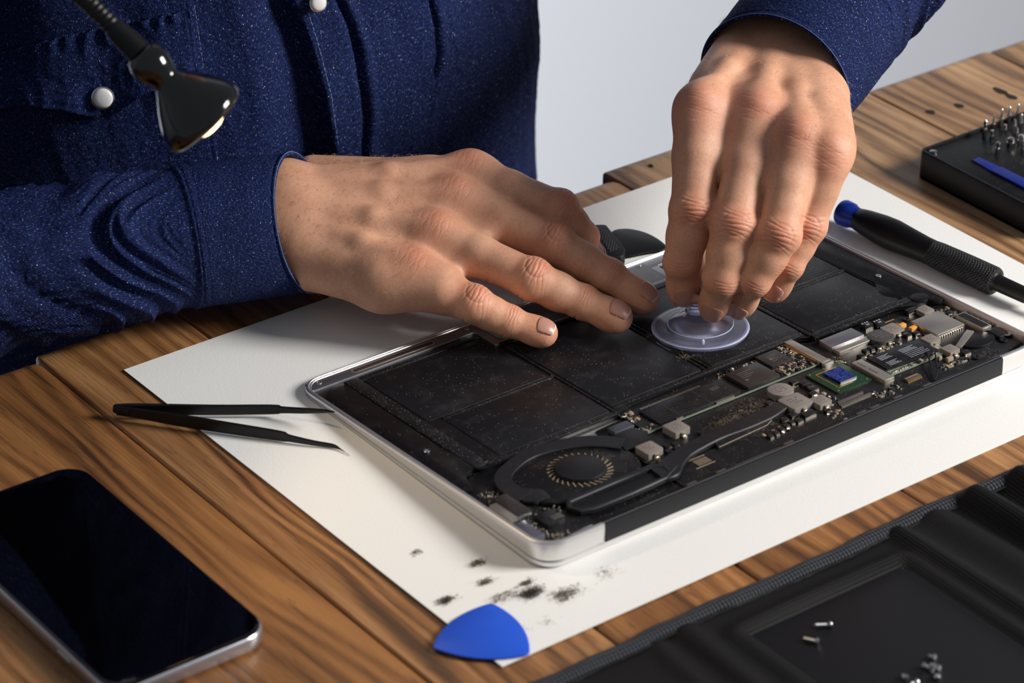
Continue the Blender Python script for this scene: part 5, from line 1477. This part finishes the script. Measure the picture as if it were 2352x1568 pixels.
V, F, UVs, s_, nth = sleeve(pathB, [38.8, 39.2, 40, 42, 50, 54, 60, 60], (lambda th: 13 * math.cos(th - thcB) + 6 * math.cos(th), .90), foldB, wide=wB)
V, F, UVs = turn_in(V, F, UVs, nth, nrm(pathB[1] - pathB[0]))
cuffB, slB = split(V, F, UVs, s_, nth, 56.3)

# trunk of the shirt
def tor_hit(u, v, off=0.0):
    d = AX.T @ np.array([(u - W0 / 2) / FPX, -(v - H0 / 2) / FPX, 1.0])
    a, b = TA_ + off, TB_ + off
    ox, oy = CAM[0] - TXC, CAM[1] - TYC
    A_q = (d[0] / a) ** 2 + (d[1] / b) ** 2; B_q = 2 * (ox * d[0] / a ** 2 + oy * d[1] / b ** 2); C_q = (ox / a) ** 2 + (oy / b) ** 2 - 1
    D_q = B_q * B_q - 4 * A_q * C_q
    t = -B_q / (2 * A_q) if D_q < 0 else (-B_q - math.sqrt(D_q)) / (2 * A_q)
    X = CAM + d * t
    th = math.atan2((X[1] - TYC) / b, (X[0] - TXC) / a)
    return th, X[2]
def polyz(pts):
    Q = sorted([tor_hit(*p)[::-1] for p in pts]); zs = [q[0] for q in Q]; ths = [q[1] for q in Q]
    return lambda z: float(np.interp(z, zs, ths))
pl_l = polyz([(664, 0), (690, 60), (716, 140), (738, 220), (750, 300), (756, 350)])      # left edge of the front placket
pl_r = polyz([(778, 0), (805, 60), (824, 130), (836, 210), (840, 270), (832, 345)])     # crease along its right side
dart = polyz([(984, 0), (996, 60), (1002, 120), (996, 180), (985, 250), (980, 300)])
pk_r = polyz([(438, 0), (447, 70), (458, 150), (470, 220), (490, 300), (500, 360)])
def thmm(th): return th * 150.0
def tor_off(th, z):
    if abs(th + 1.6) > 1.75: return 0.0
    o = 0.0
    vis = 1.0
    q = thmm(th)
    o += 1.7 * ns(q * .028, z * .018, 1.0) * 1.6 + .8 * ns(q * .07, z * .05, 5.0)
    o += 1.0 * ridge(ns(q * .05 + z * .015, z * .012, 9.0) * 1.6)
    o += .35 * ns(q * .3, z * .25, 2.0)
    dl = thmm(th - pl_l(z)); dr = thmm(th - pl_r(z)); dd = thmm(th - dart(z)); dp = thmm(th - pk_r(z))
    # shirt front sinks beside the standing placket edge
    k0 = sgm((dl - .3) / .45)
    if -60 < dl < 6: o -= (1 - k0) * (9.0 + .02 * (130 - z)) * math.exp(-((min(dl, 0) + 4) / (9 + .10 * max(120 - z, 0))) ** 2)
    if dl > -6: o += k0 * 2.6 * math.exp(-(max(dl, 0) / 14) ** 2)
    o -= 4.2 * math.exp(-(dr / 1.5) ** 2) - 1.6 * math.exp(-((dr - 4.0) / 2.6) ** 2) - .9 * math.exp(-((dr + 4.5) / 3) ** 2)
    o -= 3.4 * math.exp(-(dd / 1.0) ** 2) * (1 if z > 62 else math.exp(-((62 - z) / 5) ** 2)) - 1.2 * math.exp(-((dd - 3.5) / 2.5) ** 2)
    o += .9 * sgm(-dp / .35) - .5 * math.exp(-((dp + 2.2) / .5) ** 2)
    # sides sag in a little
    return o
def tor_pt(th, z, off=0.0):
    k = 1.0
    if z > 300: k = max(.28, 1 - ((z - 300) / 130) ** 2 * .72)
    o = tor_off(th, z) + off
    return np.array([TXC + (TA_ * k + o) * math.cos(th), TYC + (TB_ * k + o) * math.sin(th), z])
ths = np.concatenate([np.linspace(-math.pi - .1, -2.5, 60, endpoint=False), np.linspace(-2.5, -.35, 620, endpoint=False), np.linspace(-.35, math.pi - .1, 70, endpoint=False)])
zs = np.concatenate([np.linspace(-118, -20, 16, endpoint=False), np.linspace(-20, 150, 190, endpoint=False), np.linspace(150, 425, 40)])
V = np.array([tor_pt(t, z) for z in zs for t in ths]); n_ = len(ths)
UVt = np.array([(thmm(t) * S, z * S) for z in zs for t in ths])
Ft = [(j * n_ + i, j * n_ + (i + 1) % n_, (j + 1) * n_ + (i + 1) % n_, (j + 1) * n_ + i) for j in range(len(zs) - 1) for i in range(n_)]
Ft.append(tuple(range(n_ - 1, -1, -1)))
parts = [(V, Ft, UVt), slA, slB]
Vs, Fs, Us, off = [], [], [], 0
for v_, f_, u_ in parts:
    Vs.append(v_); Us.append(u_); Fs += [tuple(i + off for i in f) for f in f_]; off += len(v_)
shirt = obj('shirt', (np.vstack(Vs), Fs), MT['denim'], person, smooth=True, uv=np.vstack(Us))
for c_ in (cuffA, cuffB):
    k_ = obj('cuff', (c_[0], c_[1]), MT['denim'], shirt, smooth=True, uv=c_[2])
    rim_ = c_[0][:216]; ce = rim_.mean(0)
    mb = MB().tube([q + nrm(q - ce) * .25 for q in np.vstack([rim_, rim_[:1]])], .26, 6, False)
    st_ = obj('worn_edge', mb, MT['worn'], shirt, smooth=True)

# pocket flap, standing off the shirt along its lower edge
top_ = [(-120, 150), (0, 118), (110, 88), (220, 64), (330, 42), (436, 18)]
bot_ = [(-120, 262), (0, 236), (95, 224), (170, 236), (238, 262), (256, 264), (330, 200), (452, 148)]
def along(pts, n_):
    P = np.array(pts, float); L = np.concatenate([[0], np.cumsum(np.linalg.norm(np.diff(P, axis=0), axis=1))]); q = np.linspace(0, L[-1], n_)
    return np.stack([np.interp(q, L, P[:, 0]), np.interp(q, L, P[:, 1])], 1)
nu, nv = 150, 44
T_, B_2 = along(top_, nu), along(bot_, nu)
V = []; UVf = []
for i in range(nu):
    for j in range(nv):
        f = j / (nv - 1); u, v = T_[i] * (1 - f) + B_2[i] * f
        th, z = tor_hit(u, v)
        lift = .9 + (7.0 * f ** 1.6) * (1 - .75 * math.exp(-((u - 243) / 40) ** 2)) * (1 if u < 330 else max(.12, 1 - (u - 330) / 90))
        if i >= nu - 3: lift *= .5
        pk = 1.1 * math.sin(u * .16 + .8 * math.sin(u * .05)) * math.exp(-((f - .06) / .10) ** 2)
        pk += 1.6 * ridge(ns(u * .02, v * .012, 3.3) * 1.5) - .5 * math.exp(-((f - .93) / .02) ** 2) - .4 * math.exp(-((f - .80) / .02) ** 2)
        V.append(tor_pt(th, z, lift + pk)); UVf.append((thmm(th) * S, z * S))
Ff = [(i * nv + j, i * nv + j + 1, (i + 1) * nv + j + 1, (i + 1) * nv + j) for i in range(nu - 1) for j in range(nv - 1)]
flp = obj('pocket_flap', (V, Ff), MT['denim'], shirt, smooth=True, uv=UVf)
so = flp.modifiers.new('thick', 'SOLIDIFY'); so.thickness = .0016; so.offset = -1
# pearl snaps with steel rims
def snap(u, v, lift, r):
    th, z = tor_hit(u, v); c_ = tor_pt(th, z, lift); nn_ = nrm([math.cos(th) / TA_, math.sin(th) / TB_, 0]); nn_ = nrm(nn_ + np.array([-.1, -.1, .25]))
    k_ = obj('snap_button', MB().lathe([(-1.5, r * .9), (-.2, r), (.6, r), (.9, r * .9)], c_, nn_, 36), MT['steel'], shirt, smooth=40)
    obj_ = obj('pearl_cap', MB().lathe([(.5, r * .88), (1.2, r * .86), (1.9, r * .66), (2.2, r * .36), (2.3, .02)], c_, nn_, 36), MT['pearl'], shirt, smooth=60)
snap(243, 213, 5.6, 5.8)
snap(718, -4, 4.5, 4.8)
# light stitching
def stitch(pts, lift, gap=3.0, name='stitching'):
    mb = MB(); P = along(pts, 400); L = np.concatenate([[0], np.cumsum(np.linalg.norm(np.diff(P, axis=0), axis=1))])
    q = 0
    while q < L[-1] - 8:
        a, b = [np.array([np.interp(x, L, P[:, 0]), np.interp(x, L, P[:, 1])]) for x in (q, q + 8)]
        pa, pb = [tor_pt(*tor_hit(*x), lift) for x in (a, b)]
        mb.tube([pa, (pa + pb) / 2 + np.array([0, -.1, 0]), pb], .17, 4, False); q += 12
    return mb
st = stitch([(446, 10), (455, 70), (466, 150)], 1.2)
for p_ in ([(700, 20), (728, 120), (752, 220), (764, 330)],): 
    s2 = stitch(p_, 2.4); st.add(s2.v, s2.f)
o_ = obj('stitching', st, MT['thread'], shirt); o_['kind'] = 'stuff'
